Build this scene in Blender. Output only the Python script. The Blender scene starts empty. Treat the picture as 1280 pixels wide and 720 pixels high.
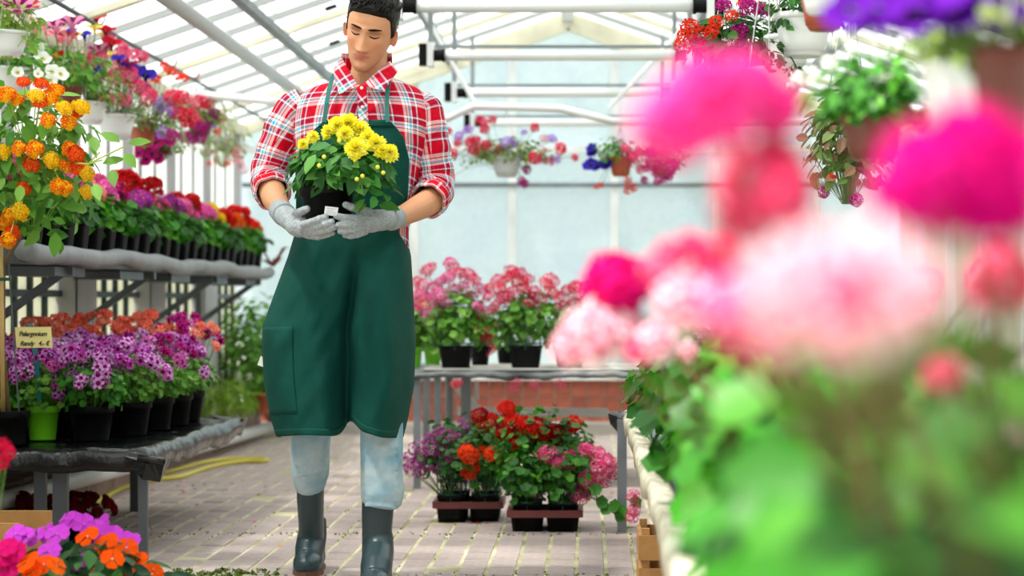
import bpy, math, random
import numpy as np
from mathutils import Vector, Matrix, Euler, Quaternion
random.seed(7); np.random.seed(7)
R = random.Random(11)
C = bpy.context.scene.collection
PI = math.pi

# ------------------------------------------------------------------ camera, light, exposure
F, H, VX, VY = 2500.0, 0.90, 735.0, 378.0      # focal length in px, eye height, vanishing point in px
cam_d = bpy.data.cameras.new('camera'); cam = bpy.data.objects.new('camera', cam_d); C.objects.link(cam)
cam.location = (0, 0, H); cam.rotation_euler = (PI/2, 0, 0)
cam_d.sensor_width = 36; cam_d.lens = F/1280*36
cam_d.shift_x = -(VX-640)/1280; cam_d.shift_y = (VY-360)/1280
cam_d.dof.use_dof = True; cam_d.dof.focus_distance = 6.25; cam_d.dof.aperture_fstop = 2.7
cam_d.clip_start = 0.05
bpy.context.scene.camera = cam
w = bpy.data.worlds.new('sky'); bpy.context.scene.world = w; w.use_nodes = True
bg = w.node_tree.nodes['Background']; bg.inputs[0].default_value = (0.82, 0.92, 1.0, 1); bg.inputs[1].default_value = .9
sd = bpy.data.lights.new('sun', 'SUN'); sd.energy = 11; sd.angle = math.radians(4); sd.color = (1, .95, .87)
sun = bpy.data.objects.new('sun', sd); C.objects.link(sun)
sun.rotation_euler = Vector((0.40, 0.24, -1.0)).to_track_quat('-Z', 'Y').to_euler()
vs = bpy.context.scene.view_settings
vs.view_transform = 'Standard'; vs.look = 'None'; vs.gamma = 1; vs.use_curve_mapping = False; vs.exposure = 0.24
bpy.context.scene.cycles.transparent_max_bounces = 24

def P(px, py, d):
    return Vector(((px-VX)/F*d, d, H+(VY-py)/F*d))
def G(px, py, z=0.0):
    d = (H-z)*F/(py-VY); return Vector(((px-VX)/F*d, d, z))

# ------------------------------------------------------------------ materials
def lin(h):
    if not isinstance(h, str): return tuple(h)
    c = [int(h[i:i+2], 16)/255 for i in (0, 2, 4)]
    return tuple(x/12.92 if x <= .04045 else ((x+.055)/1.055)**2.4 for x in c)
MC = {}
def mat(name, col, rough=.6, var=0.0, scale=8, bump=0, bscale=60, transl=0, metal=0, objvar=0, col2=None, spec=.5, coord='Object'):
    if name in MC: return MC[name]
    m = bpy.data.materials.new(name); m.use_nodes = True; MC[name] = m
    nt = m.node_tree; N = nt.nodes; L = nt.links; b = N['Principled BSDF']; out = N['Material Output']
    c = lin(col); b.inputs['Base Color'].default_value = (*c, 1); b.inputs['Roughness'].default_value = rough
    b.inputs['Metallic'].default_value = metal; b.inputs['Specular IOR Level'].default_value = spec
    tc = N.new('ShaderNodeTexCoord'); last = None
    if var or col2:
        n = N.new('ShaderNodeTexNoise'); n.inputs['Scale'].default_value = scale; n.inputs['Detail'].default_value = 5
        L.new(tc.outputs[coord], n.inputs['Vector'])
        r = N.new('ShaderNodeValToRGB'); e = r.color_ramp.elements
        e[0].position = .33; e[1].position = .67
        c2 = lin(col2) if col2 else tuple(min(1, x*(1+var)) for x in c)
        e[0].color = (*(c if col2 else tuple(x*(1-var) for x in c)), 1); e[1].color = (*c2, 1)
        L.new(n.outputs['Fac'], r.inputs['Fac']); last = r.outputs['Color']; L.new(last, b.inputs['Base Color'])
    if objvar:
        oi = N.new('ShaderNodeObjectInfo'); hs = N.new('ShaderNodeHueSaturation'); mr = N.new('ShaderNodeMapRange')
        mr.inputs['To Min'].default_value = 1-objvar; mr.inputs['To Max'].default_value = 1+objvar
        L.new(oi.outputs['Random'], mr.inputs['Value']); L.new(mr.outputs[0], hs.inputs['Value'])
        if last: L.new(last, hs.inputs['Color'])
        else: hs.inputs['Color'].default_value = (*c, 1)
        last = hs.outputs['Color']; L.new(last, b.inputs['Base Color'])
    if bump:
        n2 = N.new('ShaderNodeTexNoise'); n2.inputs['Scale'].default_value = bscale; n2.inputs['Detail'].default_value = 4
        L.new(tc.outputs[coord], n2.inputs['Vector']); bp = N.new('ShaderNodeBump'); bp.inputs['Strength'].default_value = bump
        bp.inputs['Distance'].default_value = .01
        L.new(n2.outputs['Fac'], bp.inputs['Height']); L.new(bp.outputs[0], b.inputs['Normal'])
    if transl:
        t = N.new('ShaderNodeBsdfTranslucent'); mx = N.new('ShaderNodeMixShader'); mx.inputs[0].default_value = transl
        if last: L.new(last, t.inputs[0])
        else: t.inputs[0].default_value = (*c, 1)
        L.new(b.outputs[0], mx.inputs[1]); L.new(t.outputs[0], mx.inputs[2]); L.new(mx.outputs[0], out.inputs['Surface'])
    return m
def glazing(name, col, trans, bumps=0):
    if name in MC: return MC[name]
    m = bpy.data.materials.new(name); m.use_nodes = True; MC[name] = m
    nt = m.node_tree; N = nt.nodes; L = nt.links; N.remove(N['Principled BSDF']); out = N['Material Output']
    c = (*lin(col), 1)
    tr = N.new('ShaderNodeBsdfTransparent'); tr.inputs[0].default_value = c
    tl = N.new('ShaderNodeBsdfTranslucent'); tl.inputs[0].default_value = c
    df = N.new('ShaderNodeBsdfDiffuse'); df.inputs[0].default_value = c
    m1 = N.new('ShaderNodeMixShader'); m1.inputs[0].default_value = .35; L.new(tl.outputs[0], m1.inputs[1]); L.new(df.outputs[0], m1.inputs[2])
    m2 = N.new('ShaderNodeMixShader'); m2.inputs[0].default_value = trans; L.new(m1.outputs[0], m2.inputs[1]); L.new(tr.outputs[0], m2.inputs[2])
    L.new(m2.outputs[0], out.inputs['Surface'])
    if bumps:
        tc = N.new('ShaderNodeTexCoord'); n = N.new('ShaderNodeTexNoise'); n.inputs['Scale'].default_value = bumps; n.inputs['Detail'].default_value = 6
        L.new(tc.outputs['Object'], n.inputs['Vector']); r = N.new('ShaderNodeMapRange')
        r.inputs['From Min'].default_value = .35; r.inputs['From Max'].default_value = .65
        r.inputs['To Min'].default_value = trans-.22; r.inputs['To Max'].default_value = trans+.12
        L.new(n.outputs['Fac'], r.inputs['Value']); L.new(r.outputs[0], m2.inputs[0])
    return m
def petal(h): return mat('petal_'+h, h, .7, transl=.25, spec=.05)
GREENS = {
 'geran': ('3f8a22', '62ad2e', '2c6b1c'), 'dark': ('2c6a22', '3f8429', '1d4d1a'), 'light': ('8fb83a', '6fa02c', 'a9c95a'),
 'lant': ('6aa838', '4f8e2c', '86bd4c'), 'dahl': ('3f8a2e', '6cac4a', '2c6a22'), 'sage': ('7f9b3e', '9db256', '5f7a33'),
 'grey': ('9fb48a', 'b6c79a', '7f9b5e'), 'fore': ('368a16', '4a9420', '1f6410'), 'imp': ('2f6b33', '1f5230', '4a8a3a'),
 'fuch': ('7fa050', 'b58a6a', 'a3b673'), 'moss': ('5c7a1e', '7a8f2a', '46601a')}
def greens(k):
    f = .62 if k in ('dark','imp') else .78
    return [mat('leaf_%s_%d' % (k, i), tuple(q*f for q in lin(c)), .5, transl=.3, objvar=.22, spec=.3) for i, c in enumerate(GREENS[k])]
blackp = mat('black_plastic', '060708', .55, spec=.15); limep = mat('lime_plastic', '6cc21a', .4)
whitep = mat('white_plastic', 'e8ebec', .35); greyp = mat('pale_grey_plastic', 'c6cacb', .45); terrap = mat('terracotta_plastic', 'a84f33', .5); brownp = mat('brown_plastic', '6b3226', .5)
soilm = mat('soil', '2b1d14', .95, var=.4, scale=60)
stemm = mat('stem_green', '5f8a34', .6, transl=.1); woodstem = mat('woody_stem', '6d5a3a', .8)
steel = mat('galvanised_steel', '80878c', .5, var=.15, scale=6, metal=.5); darksteel = mat('dark_steel', '5a6268', .5, var=.15, scale=10, metal=.4)
whitem = mat('white_painted_metal', 'e4e7e8', .45, var=.04); creamw = mat('cream_timber', 'd6d2bb', .7, var=.12, scale=5)

# ------------------------------------------------------------------ mesh builder
class MB:
    def __init__(s): s.v = []; s.f = []; s.m = []; s.uv = {}
    def add(s, vs, fs, m=0):
        b = len(s.v); s.v += [tuple(x) for x in vs]
        for f in fs: s.f.append(tuple(b+i for i in f)); s.m.append(m)
        return b
    def box(s, x0, x1, y0, y1, z0, z1, m=0, M=None):
        vs = [Vector(p) for p in ((x0,y0,z0),(x1,y0,z0),(x1,y1,z0),(x0,y1,z0),(x0,y0,z1),(x1,y0,z1),(x1,y1,z1),(x0,y1,z1))]
        if M: vs = [M @ p for p in vs]
        s.add(vs, [(0,3,2,1),(4,5,6,7),(0,1,5,4),(1,2,6,5),(2,3,7,6),(3,0,4,7)], m); return s
    def beam(s, a, b, wx, wz, m=0, up=Vector((0,0,1))):
        a = Vector(a); b = Vector(b); t = (b-a).normalized(); sd = t.cross(up)
        if sd.length < 1e-4: sd = Vector((1,0,0))
        sd.normalize(); u = sd.cross(t)
        vs = [p+sd*i*wx/2+u*j*wz/2 for p in (a, b) for i, j in ((-1,-1),(1,-1),(1,1),(-1,1))]
        s.add(vs, [(3,2,1,0),(4,5,6,7),(0,1,5,4),(1,2,6,5),(2,3,7,6),(3,0,4,7)], m); return s
    def tube(s, pts, r, n=8, m=0, cap=True):
        pts = [Vector(p) for p in pts]; rs = r if isinstance(r, (list, tuple)) else [r]*len(pts)
        rings = []; ref = None
        for i, p in enumerate(pts):
            t = (pts[min(i+1, len(pts)-1)]-pts[max(i-1, 0)]).normalized()
            if ref is None: ref = Vector((0,0,1)) if abs(t.z) < .9 else Vector((1,0,0))
            x = (ref - t*ref.dot(t))
            if x.length < 1e-5: x = t.orthogonal()
            x.normalize(); ref = x; y = t.cross(x)
            rings.append([p+(x*math.cos(a)+y*math.sin(a))*rs[i] for a in (2*PI*k/n for k in range(n))])
        s.loft(rings, m, cap); return s
    def loft(s, rings, m=0, cap=True, closed=True):
        n = len(rings[0]); b = len(s.v)
        for rg in rings: s.v += [tuple(p) for p in rg]
        for i in range(len(rings)-1):
            for k in range(n if closed else n-1):
                k2 = (k+1) % n
                s.f.append((b+i*n+k, b+i*n+k2, b+(i+1)*n+k2, b+(i+1)*n+k)); s.m.append(m)
        if cap and closed:
            s.f.append(tuple(b+k for k in reversed(range(n)))); s.m.append(m)
            s.f.append(tuple(b+(len(rings)-1)*n+k for k in range(n))); s.m.append(m)
        return s
    def lathe(s, prof, n=20, m=0, c=(0,0,0), sq=0, cap=False):
        rings = []
        for r, z in prof:
            rg = []
            for k in range(n):
                a = 2*PI*k/n+PI/n; q = 1
                if sq: q = 1/((abs(math.cos(a))**sq+abs(math.sin(a))**sq)**(1/sq))
                rg.append((c[0]+r*q*math.cos(a), c[1]+r*q*math.sin(a), c[2]+z))
            rings.append(rg)
        s.loft(rings, m, cap); return s
    def ell(s, c, r, m=0, nu=16, nv=10, M=None):
        vs = []; fs = []
        for j in range(1, nv):
            for i in range(nu):
                t = PI*j/nv; a = 2*PI*i/nu
                vs.append(Vector((r[0]*math.sin(t)*math.cos(a), r[1]*math.sin(t)*math.sin(a), r[2]*math.cos(t))))
        vs += [Vector((0,0,r[2])), Vector((0,0,-r[2]))]
        if M: vs = [M @ v for v in vs]
        vs = [v+Vector(c) for v in vs]; T = (nv-1)*nu
        for j in range(nv-2):
            for i in range(nu):
                k = (i+1) % nu; fs.append((j*nu+i, (j+1)*nu+i, (j+1)*nu+k, j*nu+k))
        for i in range(nu):
            k = (i+1) % nu; fs.append((T, i, k)); fs.append((T+1, (nv-2)*nu+k, (nv-2)*nu+i))
        s.add(vs, fs, m); return s
    def mesh(s, name, mats, smooth=False):
        me = bpy.data.meshes.new(name); me.from_pydata(s.v, [], s.f)
        for m in (mats if isinstance(mats, (list, tuple)) else [mats]): me.materials.append(m)
        me.polygons.foreach_set('material_index', s.m)
        if smooth: me.polygons.foreach_set('use_smooth', [True]*len(s.f))
        me.update(); return me
    def obj(s, name, mats, parent=None, smooth=False, kind=None, label=None):
        return put(name, s.mesh(name, mats, smooth), parent, kind=kind, label=label)
def put(name, me, parent=None, loc=None, rot=None, sc=None, kind=None, label=None):
    o = bpy.data.objects.new(name, me); C.objects.link(o)
    if parent: o.parent = parent
    if loc is not None: o.location = loc
    if rot is not None:
        if isinstance(rot, Quaternion): o.rotation_mode = 'QUATERNION'; o.rotation_quaternion = rot
        else: o.rotation_euler = rot
    if sc is not None: o.scale = (sc, sc, sc) if not isinstance(sc, (tuple, list)) else sc
    if kind: o['kind'] = kind
    if label: o['label'] = label
    return o
def tag(o, label, cat, group=None):
    o['label'] = label; o['category'] = cat
    if group: o['group'] = group
    return o
def thing(name, label, cat, loc=(0,0,0), rz=0, group=None):
    o = put(name, None, None, loc, (0,0,rz)); o.empty_display_size = .1
    return tag(o, label, cat, group)
def W(o, root):      # keep a mesh made in world coordinates under a root without rotation
    o.parent = root; o.location = -root.location; return o
def bake(name, mb, mats, voxel=.004, smooth=4, factor=.5, extra=None):
    me = mb.mesh('tmp', mats); o = bpy.data.objects.new('tmp', me); C.objects.link(o)
    r = o.modifiers.new('r', 'REMESH'); r.mode = 'VOXEL'; r.voxel_size = voxel; r.use_smooth_shade = True
    sm = o.modifiers.new('s', 'SMOOTH'); sm.factor = factor; sm.iterations = smooth
    dg = bpy.context.evaluated_depsgraph_get(); dg.update()
    me2 = bpy.data.meshes.new_from_object(o.evaluated_get(dg)); me2.name = name
    me2.materials.clear()
    for m in (mats if isinstance(mats, (list, tuple)) else [mats]): me2.materials.append(m)
    me2.polygons.foreach_set('use_smooth', [True]*len(me2.polygons))
    bpy.data.objects.remove(o); bpy.data.meshes.remove(me); return me2

# ------------------------------------------------------------------ leaves and flowers
def frame(n, t):
    n = n.normalized(); t = t-n*t.dot(n)
    if t.length < 1e-4: t = n.orthogonal()
    t.normalize(); return n, t, n.cross(t)
def leaf_geo(kind, s):
    # local coords: x along leaf, y across, z normal
    if kind == 'round':
        pts = [(0,0,0)]; n = 9
        for k in range(n+1):
            a = -2.65+5.3*k/n; rr = s*.5*(1+.10*((k % 2)*2-1)); pts.append((s*.45+rr*math.cos(a), rr*math.sin(a)*1.08, .10*s*(abs(math.sin(a)))+.03*s*((k % 2)*2-1)))
        c = len(pts); pts.append((s*.42, 0, -.04*s))
        return pts, [(c, k, k+1) for k in range(1, n+1)]+[(c, 0, 1), (c, n+1, 0)]
    if kind == 'ovate':
        q = [(0,0), (.25,.22), (.55,.25), (.82,.13), (1,0)]; mid = [(x*s, 0, -.10*s*(x**2)) for x, _ in q]
        up = [(x*s, y*s, .07*s-.12*s*x*x) for x, y in q[1:4]]; dn = [(x*s, -y*s, .07*s-.12*s*x*x) for x, y in q[1:4]]
        pts = mid+up+dn
        return pts, [(0,1,5),(1,2,6,5),(2,3,7,6),(3,4,7),(0,8,1),(1,8,9,2),(2,9,10,3),(3,10,4)]
    if kind == 'narrow':
        return [(0,0,0),(.5*s,.09*s,.02*s),(s,0,-.12*s),(.5*s,-.09*s,.02*s)], [(0,1,2,3)]
    return [(0,0,0),(.45*s,.3*s,.05*s),(s,0,-.05*s),(.45*s,-.3*s,.05*s)], [(0,1,2),(0,2,3)]
LC = {}
def leafmesh(kind, mats, i):
    k = (kind, mats[i].name)
    if k not in LC:
        b = MB(); p, f = leaf_geo(kind, 1.0); b.add(p, f); LC[k] = b.mesh('leaf', [mats[i]], True)
    return LC[k]
def foliage(key, rx, ry, rz, n, size, kind='round', seed=0, shell=.45, stems=True, low=-.75):
    k = ('F', key, rx, ry, rz, n, size, kind, seed)
    if k in LC: return LC[k]
    rr = random.Random(seed*97+n); b = MB()
    for i in range(n):
        while True:
            d = Vector((rr.gauss(0,1), rr.gauss(0,1), rr.gauss(0,1))).normalized()
            if d.z > low: break
        q = (shell+(1-shell)*rr.random()**.6)*(1+.12*math.sin(5*d.x+seed)*math.cos(4*d.z+seed*2))
        p = Vector((d.x*rx, d.y*ry, d.z*rz))*q
        nrm = Vector((d.x, d.y, d.z*.6))+Vector((0,0,.75))+Vector((rr.gauss(0,.35), rr.gauss(0,.35), rr.gauss(0,.3)))
        t = Vector((d.x+rr.gauss(0,.7), d.y+rr.gauss(0,.7), rr.gauss(-.2,.4)))
        nn, tt, ss = frame(nrm, t); s = size*rr.uniform(.6, 1.25)
        pts, fs = leaf_geo(kind, s)
        b.add([p+tt*x+ss*y+nn*z for x, y, z in pts], fs, rr.choice((0,0,1,2)))
        if stems and i % 5 == 0:
            q2 = Vector((p.x*.15, p.y*.15, -rz*.95)); e = Vector((.0012,0,0)); b.add([q2-e, q2+e, p+e, p-e], [(0,1,2,3)], 2)
    me = b.mesh('foliage', greens(key)); LC[k] = me; return me
def leafparts(root, center, r3, n, size, key, kind='round', seed=0, shell=.5, low=-.6, front=0):
    rr = random.Random(seed+5); mats = greens(key)
    for i in range(n):
        while True:
            d = Vector((rr.gauss(0,1), rr.gauss(0,1), rr.gauss(0,1))).normalized()
            if d.z > low and (not front or d.y < front): break
        q = shell+(1-shell)*rr.random()**.6
        p = Vector(center)+Vector((d.x*r3[0], d.y*r3[1], d.z*r3[2]))*q
        nrm = Vector((d.x, d.y, d.z*.5))+Vector((rr.gauss(0,.3), rr.gauss(0,.3)-.15, .6+rr.gauss(0,.3)))
        t = Vector((d.x+rr.gauss(0,.6), d.y+rr.gauss(0,.6), rr.gauss(-.3,.35))); nn, tt, ss = frame(nrm, t)
        M = Matrix((tt, ss, nn)).transposed()
        put('leaf', leafmesh(kind, mats, rr.choice((0,0,1,2))), root, p, M.to_quaternion(), size*rr.uniform(.65, 1.25))
def blossom(b, p, n, r, pm=0, em=1, petals=5, eye=.28, wide=.62, cup=.18, rot=0.0, notch=0):
    n, t, s = frame(n, Vector((.3, .1, .9)) if abs(n.z) < .8 else Vector((1,.2,0)))
    for k in range(petals):
        a = rot+2*PI*k/petals; h = PI/petals*wide*1.35
        def q(rad, ang, z): return p+(t*math.cos(ang)+s*math.sin(ang))*rad+n*z
        b.add([q(0,a,0), q(r*.62,a-h,cup*r), q(r*.98,a-h*.5,cup*r*.7), q(r*(1-notch),a,cup*r*.5), q(r*.98,a+h*.5,cup*r*.7), q(r*.62,a+h,cup*r)], [(0,1,2,3),(0,3,4,5)], pm)
    if eye:
        e = [p+(t*math.cos(2*PI*k/5+rot)+s*math.sin(2*PI*k/5+rot))*r*eye+n*(cup*r*.5+.0006) for k in range(5)]
        b.add(e, [(0,1,2,3,4)], em)
def fib(n, zmin):
    out = []
    for i in range(n):
        z = 1-(1-zmin)*(i+.5)/n; r = math.sqrt(max(0, 1-z*z)); a = i*2.399963
        out.append(Vector((r*math.cos(a), r*math.sin(a), z)))
    return out
HC = {}
def umbel(c1, c2, n=16, Rr=.028, br=.012, zmin=-.2, c3=None, flat=.8, eye=.3, seed=0, wide=.62):
    k = ('u', c1, c2, n, Rr, br, zmin, c3, flat, seed, wide)
    if k in HC: return HC[k]
    rr = random.Random(n+seed); b = MB()
    for d in fib(n, zmin):
        p = Vector((d.x, d.y, d.z*flat))*Rr*rr.uniform(.85, 1.12)
        blossom(b, p, d+Vector((rr.gauss(0,.2), rr.gauss(0,.2), rr.gauss(0,.2))), br*rr.uniform(.8,1.15), 2 if (c3 and rr.random() < .4) else 0, 1, eye=eye, rot=rr.random()*6, wide=wide)
        e = Vector((.0006,0,0)); q = Vector((0,0,-Rr*.6)); b.add([q-e, q+e, p+e, p-e], [(0,1,2,3)], 3)
    HC[k] = b.mesh('flower', [petal(c1), petal(c2), petal(c3 or c1), stemm]); return HC[k]
def double(c1, c2, r=.035, layers=5, pet=11, seed=0, c3=None):
    k = ('d', c1, c2, r, layers, pet, seed)
    if k in HC: return HC[k]
    rr = random.Random(seed); b = MB()
    for L in range(layers):
        f = L/(layers-1); tilt = -.25+1.45*f; rad = r*(1-.35*f)
        for i in range(pet-int(3*f)):
            a = 2*PI*(i+.5*(L % 2))/(pet-int(3*f))+rr.gauss(0,.12); u = Vector((math.cos(a), math.sin(a), 0)); s = Vector((-math.sin(a), math.cos(a), 0))
            e = u*math.cos(tilt)+Vector((0,0,math.sin(tilt))); ww = rad*.30*rr.uniform(.8,1.2); rd = rad*rr.uniform(.85,1.1); z = Vector((0,0,r*.15*f))
            up = e.cross(s)*-1*rad*.1
            b.add([z, z+e*rd*.6-s*ww+up, z+e*rd, z+e*rd*.6+s*ww+up], [(0,1,2,3)], 0 if rr.random() < .75 else 1)
    HC[k] = b.mesh('flower', [petal(c1), petal(c2)]); return HC[k]
def trumpet(c1, c2, r=.035, seed=0, stripe=False):
    k = ('t', c1, c2, r, stripe)
    if k in HC: return HC[k]
    b = MB(); n = 20; prof = [(.12,-1.1),(.18,-.6),(.35,-.25),(.7,-.02),(1.0,.05)]; base = len(b.v); rings = []
    for j, (q, z) in enumerate(prof):
        rings.append([(r*q*(1+(.10*abs(math.cos(2.5*a)) if j > 2 else 0))*math.cos(a), r*q*(1+(.10*abs(math.cos(2.5*a)) if j > 2 else 0))*math.sin(a), r*(z+(.10*math.cos(5*a) if j == 4 else 0))) for a in (2*PI*i/n for i in range(n))])
    b.loft(rings, 0, False)
    for j in range(4):
        for i in range(n):
            if j < 2 or (stripe and i % 4 in (0, 3) and j < 4): b.m[j*n+i] = 1
    HC[k] = b.mesh('flower', [petal(c1), petal(c2)], True); return HC[k]
def impatiens(c1, eye, r=.032):
    k = ('i', c1, r)
    if k in HC: return HC[k]
    b = MB()
    for i in range(5):
        a = 2*PI*i/5+PI/2; u = Vector((math.cos(a), math.sin(a), 0)); s = Vector((-math.sin(a), math.cos(a), 0)); z = .0035*(i % 2)+.001*i
        ring = [Vector((0,0,z))]
        for q, wd, h in ((.35,.22,.05),(.7,.52,.10),(.95,.42,.04),(1.04,.16,-.04)): ring.append(u*r*q+s*r*wd+Vector((0,0,z+h*r)))
        for q, wd, h in ((.98,.0,-.0),(1.04,-.16,-.04),(.95,-.42,.04),(.7,-.52,.10),(.35,-.22,.05)): ring.append(u*r*q+s*r*wd+Vector((0,0,z+h*r)))
        m = len(ring); ring.append(u*r*.6+Vector((0,0,z-.02*r)))
        b.add(ring, [(m, j, (j+1) % m) for j in range(m)], 0)
    b.ell((0,0,.002), (.003,.003,.003), 1, 8, 5)
    HC[k] = b.mesh('flower', [petal(c1), petal(eye)], True); return HC[k]

# ------------------------------------------------------------------ pots and plants
PC = {}
def potmesh(kind, r, h, m):
    k = (kind, r, h, m.name)
    if k in PC: return PC[k]
    b = MB()
    if kind == 'round': b.lathe([(.0,0),(r*.74,0),(r*.76,.006),(r*.92,h*.8),(r*.97,h*.8),(r,h*.82),(r*1.02,h*.98),(r*1.02,h),(r*.94,h),(r*.9,h*.8),(0,h*.8)], 28, 0)
    elif kind == 'square': b.lathe([(0,0),(r*.8,0),(r*.82,.005),(r*.98,h*.9),(r*1.05,h*.91),(r*1.06,h),(r*.98,h),(r*.95,h*.82),(0,h*.82)], 24, 0, sq=7)
    else: b.lathe([(0,0),(r*.58,0),(r*.64,h*.04),(r*.70,h*.12),(r*.74,h*.13),(r*.80,h*.35),(r*.95,h*.84),(r*.96,h*.86),(r*1.05,h*.87),(r*1.06,h),(r*.98,h),(r*.9,h*.8),(0,h*.8)], 28, 0)
    PC[k] = b.mesh('pot', [m], True); 
    for p in PC[k].polygons: p.use_smooth = True
    return PC[k]
def soilmesh(r):
    k = ('soil', round(r, 3))
    if k not in PC:
        b = MB(); b.lathe([(r, 0), (r*.7, .006), (0.001, .009)], 20, 0, cap=False); PC[k] = b.mesh('soil', [soilm], True)
    return PC[k]
def dome(n, rx, ry, rz, zmin=.1, seed=0, jit=.12, front=None):
    rr = random.Random(seed); out = []
    for d in fib(n, zmin):
        d = (d+Vector((rr.gauss(0,jit), rr.gauss(0,jit), rr.gauss(0,jit)))).normalized()
        out.append((Vector((d.x*rx, d.y*ry, d.z*rz)), d))
    rr.shuffle(out); return out
def plant(name, label, cat, loc, pot=None, fol=None, folz=.2, heads=(), group=None, rz=0, stem=True, tilt=None):
    """heads: (mesh, local position, outward direction, scale)"""
    root = thing(name, label, cat, loc, rz, group); ph = 0
    if pot:
        kind, r, h, m = pot; ph = h
        put('pot', potmesh(kind, r, h, m), root); put('soil', soilmesh(r*.9), root, (0,0,h*.8))
    if fol is not None: put('foliage', fol, root, (0,0,folz), (0,0,hash(label) % 7 if False else 0), kind='stuff')
    if heads and stem:
        b = MB()
        for me, p, d, s in heads:
            p = Vector(p); q = Vector((p.x*.15, p.y*.15, ph*.8 if pot else folz)); mid = q.lerp(p, .55)+Vector((p.x*.1, p.y*.1, .01))
            b.tube([q, mid, p], .0016 if p.length < .8 else .003, 4, 0, False)
        b.obj('stem', stemm, root, kind='stuff')
    for me, p, d, s in heads:
        put('flower', me, root, p, Vector(d).to_track_quat('Z', 'Y') @ Quaternion((0,0,1), R.random()*6), s)
    return root
ORD = ['first','second','third','fourth','fifth','sixth','seventh','eighth','ninth','tenth','eleventh','twelfth','thirteenth','fourteenth','fifteenth','sixteenth','seventeenth','eighteenth','nineteenth','twentieth','twenty-first','twenty-second','twenty-third','twenty-fourth','twenty-fifth','twenty-sixth','twenty-seventh','twenty-eighth']
# ================================================================== STRUCTURE
YB = 13.9; XL, XR, XC = -2.40, 2.12, -.14; ZE, ZR = 2.10, 2.88
sl = (ZR-ZE)/(XC-XL)
def roofz(x): return ZE+(x-XL)*sl if x < XC else ZE+(XR-x)*sl
jointm = mat('joint_sand', 'dcd2b4', .95, col2='8a8a58', scale=3)
pav = mat('paver_concrete', 'a69692', .85, var=.14, scale=30, objvar=.13, bump=.15, bscale=150)
fb = MB(); fb.box(XL, XR, -.5, YB, -.08, -.0025)
floor = fb.obj('floor', jointm, kind='structure')
cand = []
pw, pl = .1, .2
for j in range(0, 72):
    for i in range(-24, 20):
        x = XC+.05+i*pw; y = -.4+j*pl
        if x < XL+.1 or x > XR-.1 or y > YB-.2: continue
        py = VY+H*F/max(y, .5); px = VX+x/max(y, .5)*F
        cand.append((y if (y > 6.3 and 170 < px < 815) else y+100, x, y))
cand.sort()
pb = MB(); pb.box(-.0435, .0435, -.0975, .0975, -.03, .0)
for k in list(range(4)): pass
pvm = pb.mesh('paver', pav)
bev = MB(); a = (.0440, .0960); c = (.0415, .0925)
bev.loft([[(sx*q[0], sy*q[1], z) for sx, sy in ((-1,-1),(1,-1),(1,1),(-1,1))] for q, z in ((a,-.03),(a,-.0022),(c,0))], 0)
pvm = bev.mesh('paver', pav)
for q, x, y in cand[:300]:
    put('paver', pvm, floor, (x, y+.1, R.gauss(0, .0012)), (R.gauss(0,.008), R.gauss(0,.005), R.gauss(0,.008)))
rest = MB()
for q, x, y in cand[300:]:
    z = R.gauss(0, .0012); dx = R.gauss(0,.001); vs_ = [(p[0]+x+dx, p[1]+y+.1, p[2]+z) for p in bev.v]; rest.add(vs_, bev.f)
rest.obj('paver', pav, floor, kind='stuff')
mo = MB(); rr = random.Random(3)   # moss and weeds in the joints
for k in range(900):
    i = rr.randint(-24, 18); x = XC+.05+i*pw+.05; y = rr.choice((rr.uniform(6.2, 6.75), rr.uniform(7.6, 8.0), rr.uniform(7.3, 9.5), rr.uniform(6.3, 12)))
    if rr.random() < .4: x += rr.uniform(-.05,.05); y = rr.choice((6.58, 7.75, 7.78, 6.6))+rr.gauss(0,.02)
    x += rr.gauss(0,.003); s = rr.uniform(.003, .009)
    for m_ in range(3):
        an = rr.random()*6; mo.add([(x,y,-.004),(x+s*math.cos(an),y+s*math.sin(an),s*.7),(x+s*math.cos(an+1),y+s*math.sin(an+1),s*.5)], [(0,1,2)], rr.randint(0,2))
for k in range(60):
    p = G(rr.uniform(185, 345), rr.uniform(713, 722)); 
    for m_ in range(9):
        an = rr.random()*6; s = rr.uniform(.006,.018); mo.add([(p.x,p.y,-.003),(p.x+s*math.cos(an),p.y+s*math.sin(an),s*.8),(p.x+s*math.cos(an+.7),p.y+s*math.sin(an+.7),s*.3)], [(0,1,2)], rr.randint(0,2))
tag(mo.obj('joint_moss', greens('moss'), kind='stuff'), 'green moss and small weeds in the joints of the paving', 'moss')
gb = MB(); gb.box(-40, 40, -30, 60, -.2, -.09); gb.obj('ground', mat('outside_ground', 'b9bfae', .9, var=.1), kind='structure')

# ---- back wall
wb = MB(); wb.box(XL, XR, YB+.02, YB+.14, 0, .39)
wallb = wb.obj('wall_back', mat('brick_joint', 'c9bdb4', .9), kind='structure')
tm = mat('red_brick_tile', 'a85c48', .75, var=.2, scale=9, objvar=.15)
tb = MB(); tb.box(-.053,.053,-.012,0,-.053,.053); tme = tb.mesh('brick', tm)
for i in range(int((XR-XL)/.114)):
    for j in range(3):
        x = XL+.06+i*.114
        if -1.3 < x < .75: put('brick', tme, wallb, (x, YB+.02, .075+j*.114+.0))
rb = MB()
for i in range(int((XR-XL)/.114)):
    for j in range(3):
        x = XL+.06+i*.114
        if not -1.3 < x < .75: rb.box(x-.053,x+.053,YB+.008,YB+.02,.075+j*.114-.053,.075+j*.114+.053)
rb.obj('brick', tm, wallb, kind='stuff')
cb = MB(); cb.box(XL, XR, YB-.25, YB+.02, 0, .07); cb.obj('trim_1', mat('concrete_kerb', 'a9a49e', .9, var=.12, scale=5), kind='structure')
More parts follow.
